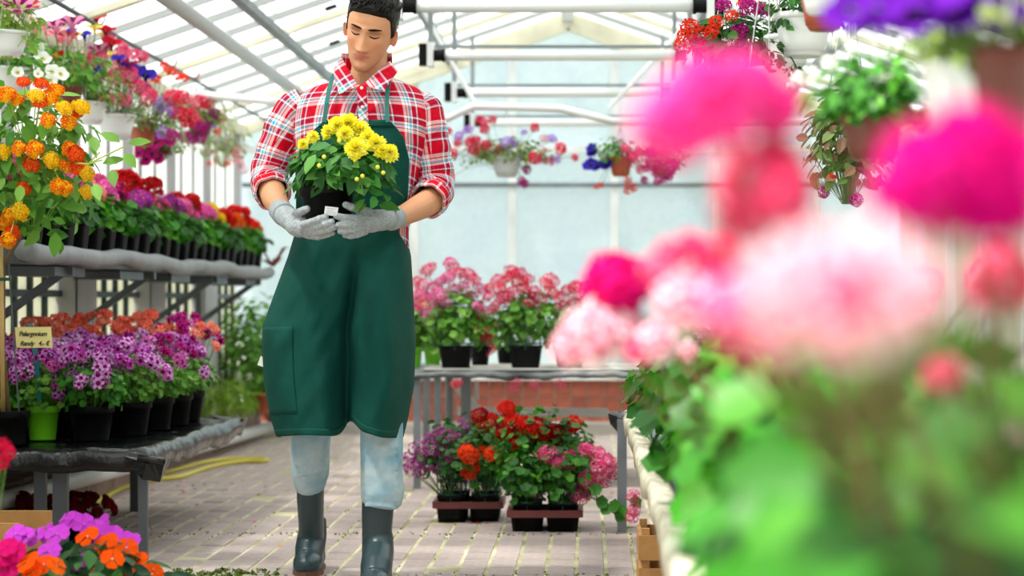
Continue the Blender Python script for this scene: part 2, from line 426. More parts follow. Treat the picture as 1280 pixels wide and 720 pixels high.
panem = glazing('end_pane', 'e2eaee', .45, 3); roofm = glazing('roof_pane', 'f2f5f5', .50, 2); sidem = glazing('side_pane', 'd9d9cc', .08); boardg = glazing('white_side_pane', 'eef0f0', .14)
posts = [(518-VX)/F*YB, (640-VX)/F*YB, (768-VX)/F*YB, (896-VX)/F*YB, (393-VX)/F*YB, (1020-VX)/F*YB]
posts.sort(); xs = [XL]+posts+[XR]; rails = [.39, 1.72, 1.96, 3.0]
for k in range(len(xs)-1):
    x0, x1 = xs[k]+.005, xs[k+1]-.005
    for j in range(3):
        z0, z1 = rails[j]+.005, rails[j+1]-.005; b = MB()
        def top(x): return min(z1, roofz(x)-.01)
        if min(roofz(x0), roofz(x1))-.01 <= z0+.02: continue
        xm = [x0, x1] if not (x0 < XC < x1) else [x0, XC, x1]
        vv = [(x, YB+.05, z0) for x in xm]+[(x, YB+.05, top(x)) for x in reversed(xm)]
        n = len(vv); b.add(vv+[(p[0], YB+.058, p[2]) for p in vv], [tuple(range(n)), tuple(reversed(range(n, 2*n)))]+[(i, i+n, (i+1) % n+n, (i+1) % n) for i in range(n)])
        b.obj('pane', panem, wallb)
for x in posts:
    b = MB(); b.box(x-.026, x+.026, YB-.02, YB+.05, .39, roofz(x)); b.obj('post', whitem, wallb)
b = MB(); b.box(XL, XR, YB-.03, YB+.04, 1.94, 1.985); b.obj('rail', whitem, wallb)
b = MB(); b.box(XL, XR, YB-.03, YB+.04, 1.70, 1.73); b.obj('rail', steel, wallb)
b = MB(); b.box(XL, XR, YB-.05, YB+.06, .36, .40); b.obj('sill', whitem, wallb)
for x in (-.95, .69):
    b = MB(); b.beam((XC+.0, YB-.04, ZR-.07), (x-1.3*(1 if x < 0 else -1), YB-.04, roofz(x)-.52), .05, .06); b.obj('brace', creamw, wallb)
b = MB(); b.beam((XL+.03, YB-.02, ZE), (XC, YB-.02, ZR), .09, .07); b.obj('gable_rafter', creamw, wallb)
b = MB(); b.beam((XR-.03, YB-.02, ZE), (XC, YB-.02, ZR), .09, .07); b.obj('gable_rafter', creamw, wallb)

# ---- left wall: glazing above, pillars and gridded windows below
lb = MB(); lb.box(XL-.16, XL-.03, 2.5, YB, 0, .45)
walll = lb.obj('wall_left', mat('wall_render', 'a99b92', .9, var=.1, scale=4), kind='structure')
pill = mat('grey_pillar', 'a8a8ac', .8, var=.06, scale=5); gridm = mat('dark_green_metal', '24393a', .5); brickm = mat('brown_brick', 'a9745c', .85, var=.15, scale=12)
boardm = mat('white_boards', 'd7d7cd', .7, var=.08, scale=6)
pil = [(7.55+1.56*k, 7.97+1.56*k) for k in range(-3, 5)]
for k, (y0, y1) in enumerate(pil):
    if y0 > YB-.4: continue
    b = MB(); b.box(XL-.05, XL+.06, y0, min(y1, YB), 0, 1.12); b.obj('pillar', pill, walll)
    ya, yb_ = y1, min(y0+1.56, YB)
    if yb_-ya < .1: continue
    b = MB(); b.box(XL-.05, XL+.0, ya, ya+.20, .25, 1.12); b.obj('brick_jamb', brickm, walll)
    for q in range(4):
        g0 = ya+.2+q*(yb_-ya-.2)/4; g1 = g0+(yb_-ya-.2)/4
        for z0, z1 in ((.3,.93),(.95,1.12)):
            b = MB(); b.box(XL-.03, XL-.022, g0+.01, g1-.01, z0, z1); b.obj('pane', sidem, walll)
        b = MB(); b.box(XL-.035, XL+.0, g0-.014, g0+.014, .3, 1.12); b.obj('window_bar', gridm, walll)
    b = MB(); b.box(XL-.03, XL+.005, ya+.18, yb_, .925, .955); b.obj('window_bar', gridm, walll)
for k in range(26):   # upper boards / panes
    y0 = 5.0+k*.36
    if y0 > YB-.1: break
    b = MB(); b.box(XL-.03, XL-.015, y0+.012, min(y0+.348, YB), 1.14, 2.08); b.obj('pane', boardg, walll)
    if k % 3 == 0: b = MB(); b.box(XL-.02, XL+.03, y0-.02, y0+.02, 1.12, ZE); b.obj('post', pill, walll)
    else: b = MB(); b.box(XL-.02, XL-.0, y0-.006, y0+.006, 1.12, ZE); b.obj('glazing_bar', pill, walll)
b = MB(); b.box(XL-.06, XL+.04, 4.5, YB, 2.05, 2.12); b.obj('eave_gutter', creamw, walll)
b = MB(); b.box(XL-.05, XL+.0, 4.5, YB, 1.10, 1.14); b.obj('rail', pill, walll)
# kerb blocks along left wall
for k in range(18):
    y0 = 4.9+k*.5
    if y0 > YB-.3: break
    if k == 0: kerb = MB().box(XL-.02, XL+.15, 4.9, YB-.27, 0, .17).obj('trim_2', mat('kerb_core', '8c8078', .9), kind='structure')
    b = MB(); b.box(XL-.0, XL+.17, y0+.006, min(y0+.494, YB-.27), .0, .2+R.gauss(0,.003)); b.obj('kerb_stone', mat('kerb_stone', '9c857c', .9, var=.18, scale=7, objvar=.1), kerb)
# ---- right wall
rw = MB(); rw.box(XR+.03, XR+.13, 2.5, YB, 0, .39); wallr = rw.obj('wall_right', mat('wall_render_right', 'a99b92', .9), kind='structure')
for k in range(11):
    y0 = 2.5+k*1.04; b = MB(); b.box(XR+.05, XR+.06, y0+.03, y0+1.01, .4, 2.06); b.obj('pane', sidem, wallr)
    b = MB(); b.box(XR, XR+.06, y0-.02, y0+.02, .39, 2.1); b.obj('post', whitem, wallr)
b = MB(); b.box(XR, XR+.1, 2.5, YB, 2.05, 2.12); b.obj('eave_gutter', creamw, wallr)
# ---- roof
cl = MB(); cl.box(XC-.04, XC+.04, 3.0, YB, ZR-.04, ZR+.03); ceil = cl.obj('ceiling', whitem, kind='structure')
bars = mat('roof_bar_grey', '8e9393', .5)
for k in range(23):
    y0 = 2.9+k*.5
    for sgn, xe in ((-1, XL), (1, XR)):
        for f0, f1 in ((0,.34),(.345,.67),(.675,1)):
            xa = xe+(XC-xe)*f0; xb = xe+(XC-xe)*f1; b = MB()
            vv = [(xa, y0+.02, roofz(xa)+.03), (xb, y0+.02, roofz(xb)+.03), (xb, y0+.48, roofz(xb)+.03), (xa, y0+.48, roofz(xa)+.03)]
            b.add(vv+[(p[0], p[1], p[2]+.006) for p in vv], [(0,1,2,3),(7,6,5,4),(0,4,5,1),(1,5,6,2),(2,6,7,3),(3,7,4,0)]); b.obj('pane', roofm, ceil)
        b = MB(); th = .022 if k % 4 else .05
        b.beam((xe, y0, roofz(xe)+.02), (XC, y0, ZR+.02), th, .04); b.obj('rafter', bars if k % 4 else creamw, ceil)
for x, zz, wd in ((-1.645, 2.345, .05), (-.95, 2.58, .05), (.67, 2.58, .05), (1.36, 2.33, .05)):
    b = MB(); b.box(x-wd/2, x+wd/2, 3, YB, zz-.035, zz+.005); b.obj('purlin', steel, ceil)
# trusses
for y in (11.2, 7.0):
    t = MB()
    pts = [(XL+.05,y,ZE-.02), ((560-VX)/F*y, y, 1.93), ((592-VX)/F*y,y,2.0), ((700-VX)/F*y,y,1.985), ((765-VX)/F*y,y,1.915), (XR-.05,y,1.915)]
    if y < 8: pts = [(XL+.05,y,ZE+.02), (XC,y,ZR-.1), (XR-.05,y,ZE+.02)]
    t.tube(pts, .022, 8); t.obj('truss_tie', whitem, ceil, smooth=True)
    if y > 8:
        for xa, xb in ((-.62,-.95),(.12,.67)):
            t = MB(); t.tube([(xa,y,1.99),(xb,y,roofz(xb)-.02)], .012, 6); t.obj('strut', whitem, ceil)
for k in range(5):
    y = 8.3+k*1.1; x = -1.35-.12*(k % 2)
    b = MB(); b.beam((x-.03,y,roofz(x-.03)-.015),(x+.03,y,roofz(x+.03)-.015),.03,.018); b.obj('vent_catch', blackp, ceil)
# long heating pipe under the roof
b = MB(); b.tube([(-1.80,5.5,2.20),(-1.80,YB-.05,2.20)], .036, 16); hp = b.obj('pipe', mat('pipe_grey','b3b5b8',.4), smooth=True)
tag(hp, 'thick light grey pipe running lengthwise under the left roof slope', 'pipe')
# basket rods
for x, z, y0, y1, lb_ in ((-2.23, 2.19-.03, 5.5, YB-.05, 'thin dark steel rod under the left roof holding the hanging baskets'), (.62, 2.12, 2.5, 7.4, 'thin dark steel rod above the right bench holding hanging baskets')):
    b = MB(); b.tube([(x,y0,z),(x,y1,z)], .011, 8); r_ = b.obj('hanging_rod', darksteel, smooth=True); tag(r_, lb_, 'rod')
# roller tubes with motors across the aisle
for k, (y, zz, lab) in enumerate(((8.1, 2.10, 'white roller tube with black end couplings, nearest of the row across the aisle'), (9.72, 2.10, 'white roller tube across the aisle, second from the front'), (11.45, 2.10, 'white roller tube across the aisle, third from the front'), (13.25, 2.09, 'white roller tube across the aisle, farthest and lowest in view'))):
    t = thing('roller_tube', lab, 'roller', (-.135, y, zz), 0, 'roller tubes across the aisle')
    hw = .56
    b = MB(); b.tube([(-hw,0,0),(hw,0,0)], .026, 14); b.obj('tube', whitep, t, smooth=True)
    b = MB(); b.box(-hw-.05,hw+.05,-.01,.0,.035,.05); b.obj('guide_rail', steel, t)
    for s in (-1, 1):
        b = MB(); b.tube([(s*hw,0,0),(s*(hw+.012),0,0),(s*(hw+.012),0,0),(s*(hw+.055),0,0)], [.033,.033,.028,.028], 14); b.obj('coupling', blackp, t, smooth=False)
        b = MB(); b.box(*sorted((s*(hw+.055), s*(hw+.085))), -.04,.04,-.055,.06); b.obj('bracket', whitem, t)
        b = MB(); b.box(*sorted((s*(hw+.085), s*(hw+.125))), -.03,.03,-.05,.055); b.obj('motor', blackp, t)
        b = MB(); b.box(s*(hw+.07)-.012, s*(hw+.07)+.012, -.012,.012,.06, roofz(-.135+s*(hw+.07))-zz); b.obj('hanger_bar', steel, t)
# ================================================================== BENCHES, HOSE, PIPE
foil = mat('black_foil', '0a0b0d', .20, bump=.9, bscale=18, col2='16181b', scale=3)
silverfoil = mat('silver_foil', '8e9396', .35, bump=.9, bscale=22, col2='2a2d30', scale=5)
shelfm = mat('grey_rolled_cover', '85888c', .65, var=.12, scale=10, bump=.3, bscale=30)
# upper shelf on the left wall
sh = thing('plant_shelf', 'long grey plant shelf with rolled cover edge on brackets along the left wall', 'shelf', (-2.12, 9.6, 0))
b = MB(); b.box(-2.36, -1.97, 6.95, 12.25, 1.04, 1.095); W(b.obj('shelf_board', darksteel), sh)
b = MB(); pts = [(-1.955+.004*math.sin(y*5), y, 1.078+.007*math.sin(y*3.1)+.006*math.sin(y*7.7)) for y in np.linspace(6.93, 12.3, 70)]
b.tube(pts, [.036+.004*math.sin(i*.9)*math.sin(i*.37) for i in range(70)], 12); W(b.obj('rolled_edge', shelfm, smooth=True), sh)
for y in (7.7, 9.15, 10.7, 12.1):
    b = MB(); b.beam((-2.35,y,.78),(-2.0,y,1.03),.03,.03); b.box(-2.37,-2.34,y-.015,y+.015,.7,1.05); b.box(-2.36,-1.98,y-.02,y+.02,1.005,1.04); W(b.obj('bracket', darksteel), sh)
for k in range(5):
    y = 7.5+k*1.05; b = MB(); b.box(-2.2,-2.0,y,y+.45,1.0,1.035); W(b.obj('crossbar', darksteel), sh)
# low table at left under black foil
def foiltable(name, label, x0, x1, y0, y1, zt, drape, m, legs, legm, seed=0, drop=.0, front_only=False):
    t = thing(name, label, 'table', ((x0+x1)/2, (y0+y1)/2, 0)); rr = random.Random(seed)
    b = MB(); b.box(x0+.02, x1-.02, y0+.02, y1-.02, zt-.03, zt-.006); W(b.obj('tabletop', legm), t)
    # cover: heightfield with a drape all round
    nx, ny = 46, 70; rings = []; ex = drape
    def fold(u): return .5+.5*math.sin(u*9+seed)*math.cos(u*4.3+1)
    for j in range(-4, ny+5):
        row = []
        for i in range(-4, nx+5):
            u = min(max(i/nx, 0), 1); v = min(max(j/ny, 0), 1); x = x0+(x1-x0)*u; y = y0+(y1-y0)*v
            z = zt+.003*math.sin(x*31+y*7)+.003*math.sin(y*23-x*11)+.002*math.sin(x*70)*math.sin(y*55)
            ox = max(0, -i, i-nx)/4; oy = max(0, -j, j-ny)/4; o = min(1.25, math.hypot(ox, oy))
            if o:
                dl = ex*(.85+.2*fold((x+y)*.6)); z -= dl*o; s = (.004*math.sin(x*40+y*9)+.003*math.sin(y*31+x*5)+.006)*o
                x += (math.copysign(1, i)*(ox > 0))*(.006+.012*math.sin(min(o,1)*PI))+(s if ox else 0)*(1 if i > 0 else -1)
                y += (math.copysign(1, j)*(oy > 0))*(.006+.012*math.sin(min(o,1)*PI))+(s if oy else 0)*(1 if j > 0 else -1)
            row.append((x, y, z))
        rings.append(row)
    b.v = []; b.f = []; b.m = []; b.loft(rings, 0, False, closed=False); o = W(b.obj('cover', m, smooth=True), t)
    so = o.modifiers.new('s', 'SOLIDIFY'); so.thickness = .002
    for lx, ly, wd in legs:
        b = MB(); b.box(lx-wd/2, lx+wd/2, ly-wd*.35, ly+wd*.35, 0, zt-.03)
        if front_only: b.box(lx-wd*.7, lx-wd*.45, ly-wd*.5, ly+wd*.5, zt*.42, zt-.03)
        W(b.obj('leg', legm), t)
    return t
lt = foiltable('plant_table', 'low plant table covered in shiny black foil at the left with metal legs', -2.34, -1.535, 6.92, 8.78, .393, .085, foil,
   [(-1.545, 6.95, .030), (-1.845, 7.0, .05), (-1.93, 7.05, .04), (-1.95, 8.6, .035), (-2.28, 7.0, .035), (-2.25, 8.6, .035)], mat('shaded_steel','5c6165',.5,metal=.4), 3)  # tabletop and legs in a dark grey steel
b = MB(); b.tube([P(172,573,6.86), P(207,577,6.86)], .013, 8); W(b.obj('foil_roll', foil, smooth=True), lt)
for px_, d_, s_ in ((190, 6.88, 1), (292, 8.8, 1)):   # hanging foil corners
    c = P(px_, 586 if d_ < 8 else 532, d_); b = MB()
    b.add([c+Vector((-.10,0,.045)), c+Vector((.045,-.0,.03)), c+Vector((.05,.1,.03)), c+Vector((.03,-.01,-.045)), c+Vector((-.03,-.02,-.035)), c+Vector((-.01,-.035,.02))], [(0,5,1),(0,4,5),(4,3,5),(5,3,1),(1,3,2)]); W(b.obj('foil_corner', foil), lt)
# back table
y1_ = 9.6
bt = foiltable('plant_table', 'metal plant table with crinkled silver foil edge behind the man', -.84, .36, 9.62, 10.7, .568, .035, silverfoil,
   [(-.825, 9.66, .035), (-.73, 10.6, .03), (.33, 9.68, .035), (.34, 10.6, .04), (-.61, 10.0, .05)], steel, 8)
b = MB(); b.box(-.8,.3,9.66,10.66,.572,.578); W(b.obj('top_board', mat('weathered_board','b7b4ae',.7,var=.1,scale=4)), bt)
b = MB(); b.beam(P(572,514,10.55), P(760,516,10.55), .03, .045); W(b.obj('crossbar', whitem), bt)
b = MB(); b.beam(P(566,476,10.5), P(598,514,10.5), .03, .045); W(b.obj('brace', whitem), bt)
b = MB(); b.beam(P(596,478,10.62), P(596,500,10.62), .02, .02); W(b.obj('brace', whitem), bt)
bt2 = thing('plant_table', 'narrow steel leg frame standing behind the metal plant table', 'table', (-.9, 11.6, 0))
for px_ in (533, 547, 561): 
    b = MB(); x = (px_-VX)/F*11.3; b.box(x-.02, x+.02, 11.28, 11.32, 0, .52); W(b.obj('leg', steel), bt2)
b = MB(); b.box(-1.05,-.7,11.2,11.6,.52,.55); W(b.obj('tabletop', steel), bt2)
# right bench in the foreground
rbn = thing('plant_bench', 'long low plant bench with pale worn edge board running along the right side', 'bench', (.8, 4.2, 0))
b = MB(); b.box(.19, 1.25, .55, 7.9, .40, .435); W(b.obj('bench_top', darksteel), rbn)
ed = mat('pale_edge_cloth', 'd6d0bc', .85, col2='a39c80', scale=9, bump=.5, bscale=30)
b = MB(); pts = []; nn_ = 90; rings = []
for i in range(nn_):
    y = .55+(7.86-.55)*i/(nn_-1); wv = .004*math.sin(y*3.1)+.003*math.sin(y*8)+.002*math.sin(y*19); 
    rings.append([(.145+wv, y, .40+.008*math.sin(y*13)), (.142+wv*.8, y, .445), (.152+wv*.3, y, .462+.005*math.sin(y*17)), (.19, y, .458), (.21, y, .44), (.2, y, .40)])
b.loft(rings); W(b.obj('edge_board', ed, smooth=True), rbn)
for y in (7.86, 5.2, 2.6):
    b = MB(); b.box(.115 if y > 7 else .2, .152 if y > 7 else .24, y-.02, y+.02, 0, .44); W(b.obj('leg', steel), rbn)
    b = MB(); b.box(1.1, 1.14, y-.02, y+.02, 0, .42); W(b.obj('leg', steel), rbn)
c = P(775, 526, 7.9); b = MB()
b.add([c+Vector(q) for q in ((-.05,0,.035),(.03,-.03,.045),(.035,.03,.04),(-.005,-.03,-.05),(-.04,-.02,-.01),(.01,-.05,.01),(.02,-.03,-.05))], [(0,5,1),(0,4,5),(4,3,5),(5,3,6),(5,6,1),(1,6,2),(0,1,2)]); W(b.obj('foil_corner', foil), rbn)
# crate beneath
ct = thing('wooden_crate', 'open wooden slat crate on the paving under the right bench edge', 'crate', (.27, 6.2, 0)); wood = mat('raw_wood', 'b5854c', .75, var=.2, scale=9)
for z in (.02, .12): 
    for y in (6.05, 6.35): b = MB(); b.box(.16,.42,y-.006,y+.006,z,z+.075); W(b.obj('slat', wood), ct)
    for x in (.16,.42): b = MB(); b.box(x-.006,x+.006,6.05,6.35,z,z+.075); W(b.obj('slat', wood), ct)
for x in (.175,.405):
    for y in (6.065, 6.335): b = MB(); b.box(x-.012,x+.012,y-.012,y+.012,0,.215); W(b.obj('post', wood), ct)
b = MB(); b.box(.16,.42,6.05,6.35,.005,.018); W(b.obj('bottom_board', wood), ct)
# white pipe along the kerb
b = MB(); b.tube([(-2.16,5.6,.235),(-2.16,7.4,.17),(-2.14,13.55,.055)], .036, 16); o = b.obj('pipe', whitep, smooth=True); tag(o, 'white pipe running low along the kerb of the left wall', 'pipe')
# yellow hose
b = MB(); hs = [(-20,642),(60,640),(118,629),(150,611),(190,600),(225,596),(262,584),(300,577),(330,576.5),(334,575),(325,573.5),(285,574),(250,579),(222,587),(200,592),(170,600),(150,609),(122,624),(60,632),(-20,634)]
hp_ = []
for i in range(len(hs)-1):
    for t in (0, .25, .5, .75):
        p0 = hs[max(i-1,0)]; p1 = hs[i]; p2 = hs[i+1]; p3 = hs[min(i+2,len(hs)-1)]
        q = [.5*((2*p1[k])+(-p0[k]+p2[k])*t+(2*p0[k]-5*p1[k]+4*p2[k]-p3[k])*t*t+(-p0[k]+3*p1[k]-3*p2[k]+p3[k])*t**3) for k in (0,1)]
        hp_.append(G(q[0], q[1], .012))
b.tube(hp_, .0125, 8); o = b.obj('garden_hose', mat('yellow_hose', 'cfc04a', .5), smooth=True); tag(o, 'yellow garden hose looped on the paving behind the left table', 'hose')
# fallen petals
PL = ['left one of a pair beyond the hose','right one of a pair beyond the hose','just under the hose','near the hose left end','far out behind the left table','near the trousers, far','in the middle of the left paving','just left of the left boot','beside the table corner, left','nearest under the table corner','in front of the left tray, left','in front of the left tray, right','beside the bench leg','by the left table leg','at the foot of the left tray']
for k, (px_, py_, c_) in enumerate(((227,614,'d81f2c'),(229,616,'d81f2c'),(225,603,'c02fa0'),(221,608,'7a3fc0'),(290,605,'e0509a'),(331,609,'9a4fe0'),(317,653,'f0401c'),(349,682,'f0a050'),(255,606,'8a50d0'),(243,612,'8a50d0'),(596,654,'c8281e'),(608,655,'c8281e'),(765,617,'e0403c'),(190,613,'d83a2c'),(590,653,'b81f1e'))):
    g = G(px_, py_); b = MB(); a = R.random()*6; s = .010
    b.add([(g.x-s, g.y, .001),(g.x, g.y-s*1.2, .004),(g.x+s*1.2, g.y, .002),(g.x+.002, g.y+s*1.4, .006)], [(0,1,2,3)])
    o = b.obj('fallen_petal', petal(c_)); tag(o, '%s fallen petal on the paving, %s' % ({'d8':'red','c0':'magenta','7a':'violet','e0':'pink','9a':'purple','f0':'orange','8a':'lilac','c8':'dark red','b8':'deep red'}[c_[:2]], PL[k]), 'petal', 'fallen petals on the paving')

# ================================================================== PLANTS ON THE LEFT SHELF
sp = [('e8409a','c01860','hot pink'),('d02f86','8a1050','deep magenta'),('f5d51e','c9a010','yellow'),('f070b8','d83a90','rose pink'),('f2639f','b03070','candy pink'),
      ('f5998c','f7c0b4','salmon pink'),('e860b4','f4a0d0','orchid pink'),('e03c96','a01a60','bright pink'),('d01820','8a0a10','dark red'),('b03ab0','f08a30','purple and orange'),
      ('c01820','8a0a10','crimson'),('ee6aa8','c83a80','mid pink'),('9a2f9a','c86a30','violet'),('f07ab4','d04a8c','soft pink'),('cc1c20','8a0a10','blood red'),
      ('ec66b4','b83a88','pink double'),('e85ab0','f090c8','pale rose'),('f3cf2a','c8a018','golden yellow'),('d81a1c','9a0c10','scarlet'),('ee5a20','b83a10','orange'),
      ('f06a28','c04010','bright orange'),('dc1c20','9a0c10','red'),('e8301c','b01c10','vermilion'),('f07028','c84a18','tangerine')]
fsh = [foliage('geran', .105,.105,.085,95,.055,'round',s) for s in range(3)]+[foliage('dark', .105,.105,.085,95,.05,'round',s+5) for s in range(2)]
NS = len(sp)
for k in range(NS):
    d = 7.02+k*.222; c1, c2, nm = sp[k]; hs_ = []
    n = 5 if k % 3 else 4
    for p, dr in dome(n, .075,.075,.05, .3, seed=k):
        tall = .05 if nm in ('dark red','crimson','blood red','red') else 0
        me = umbel(c1, c2, 26, .034, .015, -.3, seed=k % 2) if k % 4 != 3 else double(c1, c2, .036, 5, 12)
        hs_.append((me, p+Vector((0,0,.235+tall+R.uniform(-.02,.03))), dr, R.uniform(.9,1.25)))
    fi = ORD[NS-1-k] if NS-1-k > 0 else 'first'
    plant('potted_geranium', '%s flowers in front row on the wall shelf, %s pot from far end' % (nm, fi), 'potted plant', (-2.045, d, 1.096), ('square',.066,.115,blackp), fsh[k % 5], .175, hs_, 'flower pots in front row on the wall shelf')
for k in range(14):
    d = 7.15+k*.36; c1, c2, nm = sp[(k*5+3) % NS]; hs_ = []
    for p, dr in dome(4, .08,.08,.05, .3, seed=k+50):
        hs_.append((umbel(c1, c2, 26, .034, .015, -.3, seed=k % 2), p+Vector((0,0,.27+R.uniform(-.02,.04))), dr, R.uniform(.9,1.2)))
    fi = ORD[13-k] if 13-k > 0 else 'first'
    plant('potted_geranium', '%s flowers in back row on the wall shelf, %s from far end' % (nm, fi), 'potted plant', (-2.235, d, 1.096), ('square',.06,.115,blackp), fsh[(k+2) % 5], .19, hs_, 'flower pots in back row on the wall shelf')
# bromeliad-like brown spiky leaves at the shelf end
b = MB(); rr = random.Random(4)
for k in range(16):
    a = rr.random()*6.28; L_ = rr.uniform(.10,.17); p0 = Vector((0,0,0)); u = Vector((math.cos(a), math.sin(a), 0)); s = Vector((-u.y,u.x,0))*.011; e = rr.uniform(.2,.9)
    b.add([p0-s, p0+s, u*L_*.6+Vector((0,0,L_*e))+s, u*L_*.6+Vector((0,0,L_*e))-s, u*L_+Vector((0,0,L_*e*.9))], [(0,1,2,3),(3,2,4)])
t = thing('bromeliad', 'brown spiky-leaved plant hanging at the far end of the left shelf', 'plant', (-1.93, 12.25, 1.12)); b.obj('foliage', mat('brown_leaf', '8a4a3a', .6, transl=.2), t, kind='stuff')

# ================================================================== PELARGONIUMS ON THE BLACK TABLE
fp = [foliage('lant' if s == 1 else 'geran', .135,.135,.10,430,.025,'round',s+20,.35) for s in range(3)]+[foliage('lant', .13,.13,.10,420,.025,'round',31,.35)]
PUR = [umbel('d678dc','6d1040',8,.027,.017,-.1,'b83aa0',flat=.7,eye=.46,seed=1), umbel('e4a2e6','7a1250',8,.027,.017,-.1,'cc5cc0',flat=.7,eye=.46,seed=2)]
MAG = [umbel('b81a7c','5a0a30',7,.022,.018,0,'d45ac0',flat=.6,eye=.42,seed=3)]
WHI = [umbel('efe2f2','7a1f5a',7,.022,.019,0,'d79ad8',flat=.6,eye=.42,seed=4)]
SAL = [umbel('fb8a70','e03a30',9,.026,.017,-.1,'fda890',flat=.7,eye=.25,seed=5), umbel('fa7860','d83028',9,.026,.017,-.1,'fca08a',flat=.7,eye=.25,seed=6)]
PNK = [umbel('e48ad2','8a1a5c',7,.022,.019,0,'d65ab4',flat=.6,eye=.4,seed=7)]
grid = [((-1.80,7.25), PUR, 24, 'violet pelargonium in the black pot just right of the lime pot'), ((-1.985,7.28), PUR+PNK, 16, None), ((-2.135,7.22), PUR, 20, 'violet pelargonium in a black pot at the front left end of the black table')]
rowspec = [(7.55, [PUR+WHI, WHI+PUR, PUR+MAG, PUR]), (7.88, [PNK+MAG, PUR+WHI, WHI, PUR+MAG]), (8.2, [MAG+PUR, MAG+WHI, PUR+WHI, SAL]), (8.5, [SAL+MAG, SAL, SAL, SAL])]
rn = ['second','third','fourth','rear']; cn = ['at the aisle edge','second from the aisle','third from the aisle','nearest the wall']
cname = {id(PUR): 'violet'}
def colname(S):
    s = []
    for a_, n_ in ((PUR,'violet'),(MAG,'magenta'),(WHI,'white and purple'),(SAL,'salmon'),(PNK,'pink')):
        if a_[0] in S: s.append(n_)
    return ' and '.join(s[:2])
for ri, (y, cols) in enumerate(rowspec):
    for ci, S in enumerate(cols):
        x = -1.70-.18*ci-(.02 if ri < 2 else 0)+R.gauss(0,.01)
        grid.append(((x, y+R.gauss(0,.01)), S, 22 if ri < 2 else 20, '%s pelargonium, %s row of the black table, %s' % (colname(S), rn[ri], cn[ci])))
for k, ((x, y), S, n, lab) in enumerate(grid):
    hs_ = []; sal = S[0] in SAL; z0 = .225+(.06 if sal else 0)+.03*max(0, (y-7.4))
    green = lab is None
    for p, dr in dome(n, .135,.135,.10, .02, seed=k+200, jit=.2):
        hs_.append((R.choice(S), p+Vector((0,0,z0+R.uniform(-.015,.03))), (dr+Vector((0,-.25,.3))), R.uniform(.8,1.2)))
    if green: lab = 'pink and violet pelargonium in the lime green pot on the black table'
    plant('potted_pelargonium', lab, 'potted plant', (x, y, .4), ('round', .062 if green else .082, .125, limep if green else blackp), fp[k % 4], .20, hs_, 'pelargoniums on the black table', rz=R.random()*6)
# plant label
pc = P(44, 422, 7.2)
t = thing('price_sign', 'yellow handwritten price card on a teal stick in the lime green pot', 'sign', P(52, 520, 7.24))
b = MB(); b.beam(P(52,524,7.235), P(44,438,7.20), .016, .004, up=Vector((0,1,0))); b.beam(P(44,438,7.20), P(38,405,7.205), .018, .004, up=Vector((0,1,0))); W(b.obj('stick', mat('teal_plastic','1f8f98',.4)), t)
b = MB(); q = [P(18.5,409,7.19),P(63.5,408.5,7.19),P(65.5,434.5,7.19),P(20.5,435,7.19)]
b.add([*q, *[v+Vector((0,.003,0)) for v in q]], [(3,2,1,0),(4,5,6,7),(0,1,5,4),(1,2,6,5),(2,3,7,6),(3,0,4,7)]); W(b.obj('card', mat('yellow_card','fbf0a2',.6)), t)
inkm = mat('ink','26221a',.6)
def text(body, p, size, parent, m, shear=.25, ext=.0004, wid=1.0, rot=(PI/2,0,0), off=.006):
    cu = bpy.data.curves.new('t', 'FONT'); cu.body = body; cu.size = size; cu.extrude = ext; cu.shear = shear; cu.offset = off*size; cu.space_character = .92
    o = bpy.data.objects.new('t', cu); C.objects.link(o); dg = bpy.context.evaluated_depsgraph_get(); dg.update()
    me = bpy.data.meshes.new_from_object(o.evaluated_get(dg)); bpy.data.objects.remove(o); me.materials.clear(); me.materials.append(m)
    t_ = put('lettering', me, parent, Vector(p)-parent.location, rot, (wid,1,1)); return t_
text('Pelargonium', P(23.5,420,7.187), .0235, t, inkm, wid=.93, off=.018)
text('Randy   4,- €', P(25,432,7.187), .0235, t, inkm, wid=.93, off=.018)

# ================================================================== LANTANA, IMPATIENS, CHRYSANTHEMUMS, BUSHES
LAN = [umbel('f26a1c','f9c01a',38,.025,.0095,-.1,'f9b81a',flat=.55,eye=.35,seed=1), umbel('e8421a','f07a1c',38,.025,.0095,-.1,'f2601c',flat=.55,eye=.35,seed=2), umbel('f9cf1c','f5a51a',38,.025,.0095,-.1,'fbe04a',flat=.55,eye=.35,seed=3)]
t = thing('lantana', 'standard lantana with orange and yellow flower heads tied to a bamboo cane', 'potted plant', (-2.03, 7.02, .39))
o_ = t.location
put('pot', potmesh('round', .07, .12, blackp), t, (0,-.0,.01)); put('soil', soilmesh(.063), t, (0,0,.106))
b = MB(); b.tube([Vector((0,0,.10)), P(4,440,7.0)-o_, P(4,330,6.9)-o_, P(30,290,6.75)-o_, P(50,230,6.7)-o_], [.008,.008,.008,.007,.005], 8); b.obj('trunk', woodstem, t, smooth=True)
b = MB(); b.tube([Vector((-.02,-.01,.1)), P(1,300,6.86)-o_], .008, 8); b.obj('bamboo_cane', mat('bamboo','c9a86a',.6,var=.1), t, smooth=True)
b = MB(); b.tube([Vector((.04,-.02,.1)), P(11,330,6.86)-o_], .003, 6); b.obj('support_rod', darksteel, t)
b = MB(); b.tube([P(-4,349,6.87)-o_, P(11,349,6.85)-o_], .006, 6); b.obj('tie', mat('dark_green_tie','1f4a3a',.6), t)
cc = P(38, 205, 6.72)-o_
put('foliage', foliage('lant', .20,.17,.25,240,.055,'ovate',77,.2), t, cc, kind='stuff')
leafparts(t, cc, (.23,.19,.29), 210, .075, 'lant', 'ovate', 9, .55, low=-.9, front=.5)
